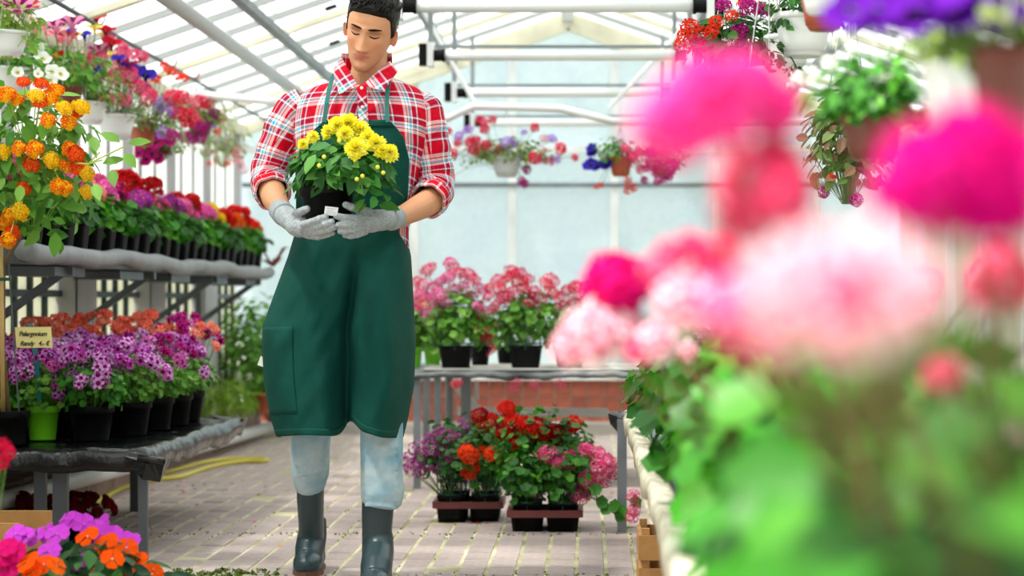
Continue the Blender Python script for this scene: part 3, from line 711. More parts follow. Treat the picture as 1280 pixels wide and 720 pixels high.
heads = [(10,118),(30,103),(45,120),(22,125),(50,128),(62,122),(80,135),(95,140),(60,150),(86,152),(101,134),(24,185),(44,186),(40,205),(65,200),(87,186),(95,192),(84,205),(108,216),(98,208),(72,232),(82,235),(108,240),(12,270),(6,280),(16,290),(24,265),(4,118),(30,235),(10,300),(3,190),(52,105),(70,113)]
b = MB()
for k, (px_, py_) in enumerate(heads):
    p = P(px_, py_, 6.50+R.uniform(-.03,.08)+.0012*abs(px_-40))-o_; dr = (p-cc).normalized()+Vector((0,-.5,.5))
    put('flower', LAN[2] if k % 4 == 2 else LAN[k % 3 % 2], t, p, dr.to_track_quat('Z','Y'), R.uniform(.85,1.15)); b.tube([cc+(p-cc)*.3, p-dr.normalized()*.01], .0018, 4, 0, False)
for px_, py_ in ((125,190),(158,182),(128,200)):
    b.tube([cc+Vector((.1,-.1,0)), P(110,205,6.5)-o_, P(px_,py_,6.5)-o_], .0025, 5, 0, False)
b.obj('stem', mat('lime_stem','a3b84a',.6), t, kind='stuff')
for px_, py_, a in ((150,178,2.6),(156,192,-1.0),(128,205,.5),(140,212,-1.3),(120,190,1.7),(118,230,-1.2),(160,180,.3)):
    nn, tt, ss = frame(Vector((.1*a,-.8,.6)), Vector((math.cos(a),0,math.sin(a)))); put('leaf', leafmesh('ovate', greens('lant'), 2), t, P(px_,py_,6.5)-o_, Matrix((tt,ss,nn)).transposed().to_quaternion(), .075)
# impatiens in the lower left
IM = [impatiens('c844cc','f0b0f0'), impatiens('ee5208','ffffff'), impatiens('d2106e','a01050'), impatiens('f06414','ffd0a0')]
def impat(label, px_, py_, d, hd, seed, lf=70):
    g = P(px_, py_, d); t = thing('potted_impatiens', label, 'potted plant', (g.x, g.y, .0), 0, 'impatiens pots at the lower left'); o_ = t.location
    zt_ = g.z; put('pot', potmesh('round', .07, .11, blackp), t, (0,0,max(0, zt_-.22))); put('soil', soilmesh(.063), t, (0,0,max(0, zt_-.22)+.088))
    leafparts(t, (0,0,zt_-.045), (.12,.12,.07), lf, .075, 'imp', 'ovate', seed, .5, low=-.4)
    put('foliage', foliage('imp', .10,.10,.06,70,.05,'ovate',seed,.1), t, (0,0,zt_-.07), kind='stuff')
    for (hx, hy, i, dy) in hd:
        p = P(hx, hy, d+dy)-o_; put('flower', IM[i], t, p, (Vector((R.gauss(0,.5), -.8, .7+R.gauss(0,.3)))).to_track_quat('Z','Y') @ Quaternion((0,0,1), R.random()*1.2), R.uniform(.78,.98))
    return zt_
impat('violet-pink and orange impatiens in front of the table leg', 110, 690, 5.0, [(72,668,0,-.05),(105,655,0,.1),(118,662,0,.12),(60,667,0,0),(94,652,0,.14),(128,668,0,.05),(110,671,1,0),(134,680,1,-.02),(140,699,1,-.12),(62,690,0,-.14),(85,650,0,.15)], 31)
impat('orange and violet impatiens nearest the tall table leg at lower left', 165, 705, 5.1, [(155,675,0,.1),(165,678,0,.1),(158,685,1,0),(140,668,0,.12),(190,718,1,-.05),(160,712,3,-.1),(120,714,1,-.14),(172,700,1,0),(97,703,0,-.1),(130,655,0,.15)], 32, 60)
impat('magenta impatiens with orange flowers at the lower left corner', 25, 700, 4.9, [(10,684,2,-.1),(22,690,2,-.1),(2,695,2,-.1),(36,703,1,-.12),(30,670,0,.08),(20,668,0,.08),(42,715,1,-.12),(55,706,1,-.1),(70,708,3,-.1),(46,672,0,.1),(10,710,2,-.1)], 33)
cr = thing('wooden_crate', 'brown wooden crate end behind the impatiens at the left edge', 'crate', P(0, 690, 6.1)*1); o_ = cr.location; cr.location.z = 0
for k in range(2):
    p = P(-10, 668, 6.1); b = MB(); b.box(p.x-.25, p.x+.085, 6.08, 6.10, p.z-.03-k*.09, p.z+.035-k*.09); W(b.obj('slat', wood), cr)
p = P(-10, 668, 6.1)
for x in (p.x-.2, p.x+.06): b = MB(); b.box(x-.012, x+.012, 6.1, 6.125, 0, p.z+.03); W(b.obj('post', wood), cr)
b = MB(); b.box(p.x-.25, p.x+.085, 6.1, 6.45, .02, .035); W(b.obj('bottom_board', wood), cr)
for k in range(2): b = MB(); b.box(p.x-.25, p.x+.085, 6.45, 6.47, p.z-.03-k*.09, p.z+.035-k*.09); W(b.obj('slat', wood), cr)
DR = umbel('8a1420','4a0a10',30,.022,.010,-.1,'6a0e18',flat=.5,seed=9)
for k, (px_, d, lab) in enumerate(((18,7.5,'dark red chrysanthemum on the paving under the black table at the left edge'),(62,7.4,'dark red chrysanthemum under the black table left of its thick leg'),(102,7.5,'dark red chrysanthemum under the black table right of its thick leg'))):
    x = (px_-VX)/F*d; hs_ = [(DR, p+Vector((0,0,.12)), dr, R.uniform(.8,1.1)) for p, dr in dome(22, .12,.10,.06,.1,seed=k+400)]
    plant('potted_chrysanthemum', lab, 'potted plant', (x, d, 0), ('round',.06,.08,blackp), foliage('dark',.10,.09,.05,90,.03,'ovate',k+60,.3), .11, hs_, 'dark red chrysanthemums under the black table')
# red plant cut off by the left edge: its stem tops lean in
x = (-60-VX)/F*4.2
hs_ = [(umbel('e01a4a','901030',20,.03,.014,-.2,seed=2), P(px_,py_,4.2)-Vector((x,4.2,0)), Vector((.2,-1,.4)), .45) for px_, py_ in ((4,556),(10,566),(-8,572),(2,578))]
plant('potted_geranium', 'red flowering plant cut off by the left picture edge', 'potted plant', (x, 4.2, 0), ('round',.07,.12,blackp), foliage('sage',.075,.07,.12,90,.04,'round',88), .44, hs_)
# bushes at the end of the left wall
def bush(label, x, y, z, r3, n, key, kind, size, seed, heads=(), pot=None, name='bush'):
    t = thing(name, label, 'bush', (x, y, z)); put('foliage', foliage(key, *r3, n, size, kind, seed, .25), t, (0,0,r3[2]), kind='stuff')
    if pot: put('pot', potmesh(*pot), t, (0,0,-.0)); 
    for me, p, d, s in heads: put('flower', me, t, p, Vector(d).to_track_quat('Z','Y'), s)
    b = MB(); b.tube([(0,0,0),(0,0,r3[2])], .012, 6); b.obj('stem', woodstem, t)
bush('tall leafy green bush in the corner below the far end of the shelf', -2.14, 12.9, .2, (.26,.35,.38), 1000, 'lant', 'ovate', .06, 5)
bush('lower yellow-green plant with tiny white flowers on the kerb by the corner', -2.2, 12.1, .2, (.20,.3,.13), 320, 'light', 'narrow', .10, 6, [(umbel('ffffff','f0f0d0',8,.02,.008), Vector((R.uniform(-.15,.2),R.uniform(-.3,0),R.uniform(.15,.3))), (0,-1,.5), 1) for _ in range(6)])
bush('dark green plant standing behind the yellow-green one', -2.1, 13.3, .1, (.24,.3,.2), 300, 'dark', 'ovate', .05, 7)
t = thing('flower_pot', 'small terracotta pot on the kerb near the far left corner', 'pot', (-2.05, 12.7, .2)); put('body', potmesh('round', .07, .13, terrap), t)

# ================================================================== BACK TABLE PLANTS
IVY = [umbel('ea5a9e','cc2a70',22,.038,.015,-.1,'f08abc',flat=.6,seed=11,wide=.4), umbel('e63c78','f4b0cc',22,.038,.015,-.1,'dc2c64',flat=.6,seed=12,wide=.4), umbel('e83454','c81838',22,.036,.015,-.1,'f0607c',flat=.6,seed=13,wide=.4)]
def cage(root, r, z0, z1, m):
    b = MB()
    for z in (z0, (z0+z1)/2, z1):
        b.tube([(r*math.cos(a), r*math.sin(a), z) for a in np.linspace(0, 2*PI, 17)], .0022, 4, 0, False)
    for k in range(8):
        a = 2*PI*k/8; b.tube([(r*math.cos(a)*(.9 if z0 > .0 else 1), r*math.sin(a)*.9, z0-.03),(r*math.cos(a), r*math.sin(a), z1)], .0022, 4, 0, False)
    b.obj('wire_cage', m, root)
cagem = mat('green_wire', '1f4a3c', .5)
def hp2(px_, py_, d, root_loc): return P(px_, py_, d)-Vector(root_loc)
def backplant(label, px_, d, pot, fr, folz, hd, ms, cg=True, fk='lant', seed=0, nf=260):
    loc = ((px_-VX)/F*d, d, .578); hs_ = []
    for (hx, hy) in hd:
        p = hp2(hx, hy, d+R.uniform(-.08,.05), loc); hs_.append((R.choice(ms), p, Vector((p.x*2,-.25,.35)), R.uniform(.8,1.15)))
    r = plant('potted_ivy_geranium', label, 'potted plant', loc, pot, foliage(fk, *fr, nf, .042, 'round', seed, .2), folz, hs_, 'ivy geraniums on the metal plant table')
    if cg: cage(r, pot[1]*1.35, pot[2]+.01, pot[2]+.19, cagem)
backplant('pink ivy geranium in a wire-caged black pot, left on the metal table', 570, 9.85, ('square',.082,.11,blackp), (.15,.13,.15), .24,
  [(536,338),(541,360),(552,352),(566,335),(560,348),(575,342),(585,345),(548,370),(567,362),(580,358),(592,350),(556,378),(540,372),(590,370),(575,374),(600,362),(528,356),(562,328),(545,386),(530,382),(597,384)], IVY[:2]+IVY[:1], seed=41)
backplant('deep pink ivy geranium in a wire-caged black pot, right on the metal table', 657, 9.85, ('square',.082,.11,blackp), (.17,.13,.16), .24,
  [(630,352),(640,345),(650,342),(660,350),(640,365),(655,362),(668,365),(632,372),(645,378),(662,378),(675,372),(682,355),(690,350),(625,362),(672,388),(650,352),(612,360),(610,372),(618,385),(605,392),(690,366)], IVY[1:], seed=42)
backplant('red-pink ivy geranium spreading at the right end of the metal table', 712, 10.05, ('square',.075,.10,blackp), (.13,.12,.13), .20,
  [(700,372),(710,365),(720,360),(730,368),(705,382),(718,380),(728,378),(700,392),(712,396),(735,360),(740,372),(695,385),(722,392)], IVY[1:2]+IVY[2:], cg=False, seed=43, nf=170)
backplant('small pink ivy geranium in the black pot between the two caged ones', 600, 10.25, ('round',.055,.10,blackp), (.09,.09,.11), .17,
  [(600,410),(606,420),(612,415),(608,432),(598,400),(615,405),(606,440),(612,436)], [IVY[2]], cg=False, seed=44, nf=90)
backplant('ivy geranium in the lime green pot beside the man', 541, 10.3, ('round',.05,.10,limep), (.10,.10,.12), .17, [(530,372),(522,380),(535,392),(528,400),(520,352)], IVY[:2], cg=False, seed=45, nf=110)
backplant('ivy geranium in the lime green pot half hidden behind the apron', 516, 9.95, ('round',.05,.10,limep), (.09,.10,.13), .18, [(520,388),(514,378),(524,370)], IVY[:2], cg=False, seed=46, nf=110)
backplant('pink-flowered plant at the rear of the metal table', 632, 10.55, ('round',.05,.09,blackp), (.11,.1,.13), .17, [(622,350),(640,340),(628,372)], IVY[1:2], cg=False, seed=47, nf=110)
b = MB(); q = P(527,378,10.2); b.box(q.x-.035,q.x+.035,10.2,10.204,q.z-.02,q.z+.03); o = b.obj('plant_tag', mat('yellow_card','f3e690',.6)); tag(o, 'yellow plant tag among the pink flowers beside the man', 'tag')
o = MB().beam(q-Vector((0,-.005,.02)), Vector((q.x, 10.205, .68)), .008, .003, up=Vector((0,1,0))).obj('stick', cagem, o)
# hanging tendrils below the table
t = thing('flower_sprig', 'drooping pink flower sprigs hanging below the edge of the metal table', 'flowers', (-.4, 9.62, .53)); b = MB()
for px_, py_ in ((573,479),(640,485),(668,482),(646,478),(700,480),(568,481)):
    p = P(px_,py_,9.6); put('flower', IVY[2 if px_ < 600 else 1], t, p-t.location, Vector((0,-1,0)).to_track_quat('Z','Y'), .55); b.tube([p-t.location, Vector((p.x, 9.62, .565))-t.location], .0015, 4)
b.obj('stem', stemm, t)

# ================================================================== TRAYS ON THE FLOOR
rimm = mat('tray_red_brown', '6e2f2c', .45)
def tray(label, x, y, w_, l_, h_=.065):
    t = thing('plant_tray', label, 'tray', (x, y, 0)); b = MB()
    for i in range(2):
        for j in range(2): b.lathe([(0.001,0),(w_/4*.82,0),(w_/4*.93,h_*.8),(w_/4,h_*.8)], 24, 0, ((i-.5)*w_/2,(j-.5)*l_/2,0), sq=8)
    b.obj('body', blackp, t, smooth=True); b = MB()
    for a_, b_ in (((-1,-1),(1,-1)),((1,-1),(1,1)),((1,1),(-1,1)),((-1,1),(-1,-1))):
        b.beam((a_[0]*w_/2, a_[1]*l_/2, h_*.95), (b_[0]*w_/2, b_[1]*l_/2, h_*.95), .02, .028)
    b.obj('rim', rimm, t); return t
tA = (587, 8.30); tB = (682, 7.98)
xA = (587-VX)/F*8.30; xB = (682-VX)/F*7.98
tray('black plant tray with red-brown rim on the paving, the left one', xA, 8.30, .27, .25, .075); tray('black plant tray with red-brown rim on the paving, the right and nearer one', xB, 7.96, .28, .25, .075)
LIL = [umbel('a8388c','6a1850',16,.034,.012,-.2,'c870b4',flat=.7,seed=21,wide=.45)]
RED = [umbel('e0261a','a01010',22,.036,.015,-.2,'c41a14',flat=.7,seed=22), umbel('b01818','700c10',22,.034,.015,-.2,'8e1214',flat=.7,seed=23)]
ORG = [umbel('f0401c','c02010',22,.034,.014,-.2,'f4582a',flat=.7,seed=24)]
PK2 = [umbel('e8508c','d83474',18,.034,.014,-.2,'f290b4',flat=.65,seed=25,wide=.45)]
def trayplant(label, x, y, fr, fz, hd, ms, key, seed, d, nf=150, cg=True):
    loc = (x, y, .015); hs_ = []
    for hx, hy in hd:
        p = hp2(hx, hy, d+R.uniform(-.06,.06), loc); hs_.append((R.choice(ms), p, Vector((p.x,-.3,.35)), R.uniform(.8,1.1)))
    r = plant('potted_geranium', label, 'potted plant', loc, ('square',.055,.095,blackp), foliage(key,*fr,int(nf*1.4),.034,'round',seed,.2), fz, hs_, 'geraniums in the floor trays')
    if cg: cage(r, .06, .10, .2, cagem)
trayplant('lilac-pink geranium at the left end of the left tray', xA-.07, 8.22, (.15,.13,.13), .24, [(512,575),(520,560),(525,575),(535,548),(545,545),(540,560),(550,555),(555,565),(530,590),(542,582),(560,545),(572,552),(565,570),(518,588),(552,540),(508,580),(535,566)], LIL, 'dark', 51, 8.2)
trayplant('geranium with orange-red flowers at the right of the left tray', xA+.07, 8.22, (.14,.13,.14), .25, [(588,570),(580,578),(590,585),(598,566),(616,568),(610,570),(586,592),(583,565)], ORG, 'geran', 52, 8.15)
trayplant('lilac geranium at the rear left of the left tray', xA-.06, 8.38, (.14,.12,.15), .27, [(575,540),(585,548),(590,535),(570,560),(600,545),(580,530)], LIL, 'dark', 53, 8.45)
trayplant('dark red geranium at the rear right of the left tray', xA+.07, 8.38, (.14,.12,.17), .27, [(605,530),(615,525),(625,535),(610,545),(620,548),(634,512),(640,518),(600,520),(630,545)], RED[1:]+RED[:1], 'dark', 54, 8.36)
trayplant('bright red geranium at the rear left of the right tray', xB-.07, 8.04, (.13,.12,.18), .30, [(634,514),(640,528),(650,540),(660,545),(668,540),(655,530),(675,548),(645,552),(628,540),(662,534)], RED, 'geran', 55, 8.03, 180)
trayplant('red and crimson geranium at the rear right of the right tray', xB+.07, 8.04, (.13,.12,.17), .29, [(680,540),(690,550),(672,530),(700,555),(684,562),(710,535),(716,530),(695,540),(705,548)], RED[1:]+RED[:1], 'dark', 56, 8.05, 170)
trayplant('green geranium with few flowers at the front left of the right tray', xB-.07, 7.89, (.12,.11,.10), .185, [(665,618),(680,608)], PK2, 'geran', 57, 7.9, 150)
trayplant('light pink geranium leaning right at the front right of the right tray', xB+.07, 7.89, (.14,.12,.12), .22, [(690,572),(700,578),(695,585),(712,572),(722,570),(708,590),(733,563),(745,568),(755,575),(748,585),(762,580),(735,600),(742,605),(752,600),(728,608),(765,590),(697,594),(718,580),(684,567),(726,620)], PK2, 'geran', 58, 7.88, 150)
# trailing stems right of the tray
t = thing('flower_sprig', 'trailing geranium stems with pink flowers beside the bench leg on the paving', 'flowers', G(770, 650, 0)); b = MB(); o_ = t.location
for q in ([(735,620),(752,628),(765,640),(778,648)],[(730,605),(745,618),(748,630)],[(778,648),(788,632),(792,620)],[(778,650),(790,650)]):
    b.tube([P(x_,y_,7.8)-o_ for x_, y_ in q], .003, 5)
b.obj('stem', stemm, t)
for px_, py_ in ((792,620),(791,646),(793,638)): put('flower', PK2[0], t, P(px_,py_,7.78)-o_, Vector((0,-1,.3)).to_track_quat('Z','Y'), .75)
for px_, py_ in ((762,632),(770,640),(745,628),(750,636),(738,612),(768,645),(788,628)): put('leaf', leafmesh('round', greens('geran'), 0), t, P(px_,py_,7.8)-o_, Vector((R.gauss(0,.3),-1,.4)).to_track_quat('Z','Y'), .05)
# dark pot plant at back
t = thing('potted_shrub', 'small black plant in the shade behind the red geraniums on the floor', 'potted plant', (P(725,590,9.2).x, 9.2, 0)); put('pot', potmesh('round',.07,.12,blackp), t)
put('foliage', foliage('dark',.07,.07,.10,90,.05,'ovate',99,.3), t, (0,0,.2), kind='stuff')

# ================================================================== HANGING BASKETS
wire = mat('hanger_wire', 'c9c9c9', .5)
def basket(label, px_, py_, d, r, h, m, ztop, folk, fr, nf, fz, hd, group, wm=wire, fsize=.035, fkind='ovate', dd=.12, seed=0, hookd=None, heads3=()):
    """px_, py_: centre of the pot's rim"""
    q = P(px_, py_, d); loc = (q.x, q.y, q.z-h); hs_ = []
    for (hx, hy, me, s) in hd:
        p = P(hx, hy, d+R.uniform(-dd, dd*.4))-Vector(loc); hs_.append((me, p, Vector((p.x,-.3,.2+(p.z-h)*1.5)), s*R.uniform(.9,1.1)*(1.2 if group.endswith('left shelf') else 1)))
    root = plant('hanging_basket', label, 'hanging basket', loc, ('hang', r, h, m), foliage(folk, *fr, int(nf*1.5), fsize, fkind, seed, .15, low=-.6), h+fz, hs_, group)
    b = MB()
    for k in range(3):
        a = 2*PI*k/3+.5; b.tube([(r*math.cos(a), r*math.sin(a), h), (0,0,min(h+.38, ztop-loc[2]-.02))], .0018, 4)
    b.tube([(0,0,min(h+.38, ztop-loc[2]-.02)), (0,0,ztop-loc[2])], .003, 5); b.obj('hanger', wm, root)
    return root
T1 = trumpet('e23a5c','f6b4b8',.038,0,True); T2 = trumpet('7a1450','d88ab0',.038,0,True); T3 = trumpet('b8102a','7a0c20',.038); T4 = trumpet('3a2aa0','1c1460',.036); T5 = trumpet('f2e46a','f0c81e',.03); T6 = trumpet('f8f8f4','e8e490',.024); T7 = trumpet('b01870','5a0a3a',.026)
B1 = umbel('ee4a7e','c82858',26,.032,.013,-.5,'f2749c',flat=1,seed=31); B2 = umbel('ea2f55','b81438',26,.032,.013,-.5,'f05a78',flat=1,seed=32); L1 = umbel('b98ae8','8a5ac8',22,.03,.011,-.3,'caa6f0',flat=.8,seed=33); V1 = umbel('b82a86','7a1050',22,.03,.013,-.3,seed=34); O1 = umbel('ea3a22','b81c10',12,.022,.011,-.2,seed=35); M1 = umbel('f09aa8','e0506c',16,.03,.012,-.4,seed=36)
gl = 'hanging baskets over the left shelf'; BIG = 1.25
basket('white hanging basket with white flowers and long leaves at the left picture edge', 8, 85, 8.0, .09, .10, whitep, 2.16, 'lant', (.20,.14,.13), 150, .05,
   [(30,88,T6,1),(22,90,T6,.9),(66,89,T6,1.1),(77,92,T6,.9),(54,72,T6,1),(64,100,T6,.9),(48,92,T6,.6),(2,80,T6,.8)], gl, fsize=.05, seed=1)
basket('brown hanging basket with striped red and white petunias', 84, 108, 8.6, .068, .10, brownp, 2.16, 'lant', (.19,.14,.12), 170, .06,
   [(35,46,T1,1.15),(42,32,T1,.9),(55,33,T1,.8),(70,40,T1,.9),(85,44,T1,.9),(68,30,T2,1.1),(90,26,T2,1.3),(71,68,trumpet('e8321c','f5b020',.026),1),(78,50,T1,.7)], gl, fsize=.045, seed=2)
basket('white hanging basket with dark velvet petunias and pink pompom flowers', 112, 128, 9.1, .078, .10, whitep, 2.16, 'sage', (.20,.14,.13), 180, .06,
   [(120,20,T3,1.1),(132,36,T3,1),(124,60,T2,1.3),(140,52,T3,.9),(118,33,T5,.9),(128,43,T5,.7),(95,42,T5,.8),(102,68,T6,.9),(105,42,T4,.9),(88,38,T4,.8),(100,82,B1,.9),(115,80,B1,.9),(97,86,B1,.8),(127,72,B1,.8),(136,50,B1,.7),(118,86,T4,.8),(125,95,B1,.7),(110,74,B1,.9)], gl, seed=3, fsize=.04)
basket('pale grey hanging basket with a cascade of pink pompoms and violet petunias', 145, 144, 9.4, .09, .115, whitep, 2.16, 'grey', (.20,.14,.10), 210, .03,
   [(151,70,B1,1),(165,72,B1,.9),(150,82,B1,.9),(146,96,B1,1),(162,96,B1,1),(172,108,B1,1),(180,112,B1,.9),(130,122,B1,.9),(155,125,B1,.8),(186,122,B1,.8),(177,72,B1,.8),(170,86,T4,1.1),(183,92,T4,1.1),(148,72,T4,.9),(160,80,T4,.8),(138,66,T5,.8),(127,84,B1,.7),(137,124,B1,.7),(154,60,B1,.7)], gl, seed=4, fsize=.03, fkind='narrow')
basket('terracotta hanging basket with lilac and crimson flowers', 178, 160, 9.9, .068, .09, terrap, 2.16, 'sage', (.20,.14,.13), 200, .05,
   [(205,130,L1,1.1),(198,138,L1,.8),(215,138,L1,.8),(221,140,B2,1),(215,122,B2,.9),(228,122,B2,.9),(185,157,V1,.9),(236,147,B2,1.3),(202,165,L1,.8),(216,170,V1,.8),(195,100,O1,1),(212,90,O1,1),(222,96,O1,.9),(230,98,O1,.8),(205,82,O1,.8),(190,118,B2,.7),(240,128,M1,.9)], gl, seed=5, fsize=.03)
basket('hanging basket with dark magenta petunias trailing below the lilac flowers', 200, 166, 10.7, .075, .09, brownp, 2.16, 'sage', (.16,.14,.13), 190, -.03,
   [(175,180,T7,1.2),(185,184,T7,1.1),(172,190,T7,1.1),(190,192,T7,1.1),(182,198,T7,1.2),(198,198,T7,1),(205,186,T7,1.1),(178,172,T7,1),(195,178,T7,1.1),(212,176,T7,1),(120,183,V1,.8),(128,190,V1,.8)], gl, seed=6)
basket('hanging basket with pink, red and violet flowers farther down the rod', 250, 150, 11.3, .075, .09, brownp, 2.16, 'sage', (.19,.14,.12), 190, .03,
   [(250,128,B2,1.2),(252,157,V1,1.1),(265,153,L1,1.1),(240,172,V1,1.2),(250,172,V1,1),(268,143,V1,1),(232,172,V1,1),(262,130,O1,1),(275,150,O1,.9),(244,118,B2,.8)], gl, seed=7)
basket('sparse hanging basket with small reddish trailing flowers, last over the shelf', 278, 172, 12.2, .06, .08, greyp, 2.16, 'fuch', (.17,.14,.15), 150, -.04,
   [(272,165,O1,.8),(282,178,O1,.8),(296,190,M1,.8),(300,203,M1,.8),(285,205,O1,.8),(270,200,O1,.7),(292,196,M1,.8),(262,205,O1,.6),(304,212,M1,.7)], gl, seed=8, fsize=.04)
basket('basket of maroon petunias and pale foliage cut off at the top left corner', 8, 40, 7.4, .08, .09, whitep, 2.16, 'light', (.16,.12,.15), 130, .04, [(22,5,T2,1.2),(36,4,T1,1),(12,2,T2,1)], gl, seed=9, fsize=.04)
# hooks along the rod
for k, y in enumerate((8.6, 9.1, 9.4, 9.9, 10.7, 11.3)):
    b = MB(); b.tube([(-2.23+.03*math.cos(a), y, 2.19+.03*math.sin(a)) for a in np.linspace(-1.2, 4.2, 12)], .006, 6); o = b.obj('hook', whitep if k < 3 else terrap, smooth=True)
    tag(o, '%s hook on the left basket rod, %s of its colour from the front' % ('white' if k < 3 else 'rust brown', ORD[k % 3]), 'hook', 'hooks on the basket rod')
gm = 'hanging baskets by the end wall'
basket('light grey hanging basket with coral pink pompoms in front of the end wall', 633, 197, 11.2, .082, .11, greyp, 1.99, 'sage', (.30,.14,.10), 230, .02,
   [(600,150,B2,.8),(606,153,B1,.7),(616,150,B2,.8),(606,162,B2,.9),(588,178,B2,.9),(595,177,B2,.9),(600,188,B2,1),(608,182,B2,.9),(592,187,B2,.9),(625,188,B2,1),(668,198,B2,1),(677,198,B2,1),(700,186,B2,1),(688,201,B1,.8),(668,160,B2,.8),(573,178,B2,.8),(567,192,B2,.8),(563,222,B2,.9),(658,212,V1,.9),(652,226,V1,.8),(656,230,V1,.8),(680,174,M1,.8),(634,178,L1,1.2),(640,180,L1,.9),(690,174,L1,1),(696,200,L1,.8),(585,163,L1,.9),(574,170,L1,.8),(655,166,L1,.6),(718,197,B2,.6),(560,165,B2,.8),(680,188,M1,.7)], gm, seed=11, dd=.1)
basket('terracotta hanging basket with violet pansies left and red petunias right', 776, 196, 11.2, .068, .11, terrap, 1.90, 'geran', (.17,.13,.10), 150, .02,
   [(740,190,T4,1),(738,205,T4,1),(745,207,T4,1),(757,205,T4,1),(734,206,T4,.8),(739,184,T4,.8),(792,196,B2,.8),(784,206,B2,.8),(782,186,B2,.7),(800,212,B2,.8),(808,210,V1,.8),(820,216,V1,.8),(830,222,V1,.8),(840,212,V1,.8),(784,226,O1,1),(792,234,O1,1),(785,237,O1,1),(752,232,O1,.7),(746,233,O1,.7),(822,226,V1,.8),(812,204,V1,.8),(805,225,V1,.8),(757,198,O1,.8)], gm, seed=12, wm=mat('pink_cord','b06a70',.6), dd=.1)
basket('wide fuchsia and pink flowering hanging basket behind the near pink blooms', 830, 200, 11.2, .07, .09, brownp, 1.90, 'fuch', (.14,.12,.10), 130, .02,
   [(815,190,V1,1),(830,195,V1,1),(842,205,V1,1),(820,210,V1,1),(800,190,B2,.8),(836,220,V1,.8)], gm, seed=13)
gr_ = 'hanging baskets over the right bench'
WI = umbel('fdfdf6','f0f0c0',6,.024,.014,-.1,flat=.7,seed=41)
basket('white hanging pot with red, pink and white geraniums at the upper right', 1004, 18, 5.6, .082, .12, whitep, 2.12, 'dark', (.13,.12,.12), 120, .02, [], gr_, seed=14)
basket('leafy hanging basket of orange-red, magenta and white flowers beside the roller motors', 915, 60, 6.2, .07, .09, brownp, 2.12, 'dark', (.13,.11,.12), 170, .0,
   [(905,8,V1,.9),(935,10,V1,.9),(950,12,V1,.8),(925,40,V1,.9),(955,15,V1,.7),(918,28,umbel('ffffff','f0c0c0',14,.024,.01,-.2),.9),(912,50,umbel('ffffff','f0c0c0',14,.024,.01,-.2),.9),(862,35,O1,1.2),(875,45,O1,1.3),(885,50,O1,1.1),(855,45,O1,1),(870,55,O1,1),(850,55,O1,.9),(890,40,O1,1),(880,62,O1,1),(910,70,O1,.9),(895,28,O1,.9),(860,60,O1,.8),(930,5,O1,.9),(915,20,O1,.8)], gr_, seed=15, fsize=.055)
basket('empty-looking terracotta hanging pot partly in front of the white one', 1030, -12, 5.0, .062, .10, terrap, 2.12, 'dark', (.1,.1,.08), 60, .04, [], gr_, seed=16)
basket('small ribbed white hanging pot above the terracotta one', 1026, -12, 4.5, .045, .055, whitep, 2.12, 'dark', (.08,.08,.06), 50, .04, [], gr_, seed=17)
basket('white hanging pot seen low behind the pink blooms at the upper right', 985, 45, 6.0, .07, .1, whitep, 2.12, 'dark', (.1,.1,.08), 50, .02, [], gr_, seed=22)
basket('translucent white hanging pot below the leafy orange-red basket', 960, 85, 5.6, .06, .1, whitep, 2.12, 'dark', (.09,.09,.07), 50, .02, [], gr_, seed=23)
basket('blurred white impatiens hanging in a brown pot at the right', 1090, 145, 3.2, .05, .07, brownp, 2.12, 'geran', (.10,.09,.075), 260, .03,
   [(1035,80,WI,.55),(1012,95,WI,.6),(1050,50,WI,.55),(1100,95,WI,.7),(1130,50,WI,.6),(1120,38,WI,.5),(1094,134,WI,.4),(1000,100,WI,.5),(1068,62,WI,.5)], gr_, seed=18, fsize=.03, dd=.06)
basket('fuchsia with trailing green and reddish leaves and small red buds at the right', 1060, 130, 6.0, .07, .09, brownp, 2.12, 'fuch', (.13,.12,.19), 260, -.12,
   [(1055,190,O1,.6),(1040,222,O1,.6),(1075,176,V1,.6),(1070,250,V1,.7),(1030,240,V1,.6)], gr_, seed=19, fsize=.05)
basket('blurred white hanging pot at the right below the purple petunias', 1190, 80, 2.3, .036, .075, whitep, 2.12, 'sage', (.06,.05,.04), 60, .02, [], gr_, seed=20, fsize=.025)
P1 = trumpet('5c1696','38085e',.04)
basket('brown hanging pot with large purple petunias cut off by the top edge at the right', 1255, 60, 1.9, .032, .10, brownp, 2.12, 'sage', (.07,.06,.05), 70, .02,
   [(1090,6,P1,.9),(1140,8,P1,.9),(1190,2,P1,.9),(1240,0,P1,.9),(1110,-15,P1,.9),(1170,-20,P1,.9),(1060,12,P1,.6)], gr_, seed=21, dd=.04, fsize=.03)


# ================================================================== THE GARDENER
from mathutils import noise as mn
D0 = 6.35
def m(px_, py_, off=0.0): return P(px_, py_, D0+off)
man = thing('person', 'dark-haired man in plaid shirt and green apron walking with a potted dahlia', 'person', (m(432,700,0).x, 6.42, 0))
ml = man.location.copy()
def part(o): o.location = -ml if o.parent == man else (0,0,0); return o
skinm = bpy.data.materials.new('skin'); skinm.use_nodes = True
_n = skinm.node_tree.nodes; _b = _n['Principled BSDF']; _a = _n.new('ShaderNodeVertexColor'); _a.layer_name = 'tone'
skinm.node_tree.links.new(_a.outputs[0], _b.inputs['Base Color']); _b.inputs['Roughness'].default_value = .48
_b.inputs['Subsurface Weight'].default_value = .12; _b.inputs['Subsurface Radius'].default_value = (.012,.005,.003); _b.inputs['Specular IOR Level'].default_value = .4
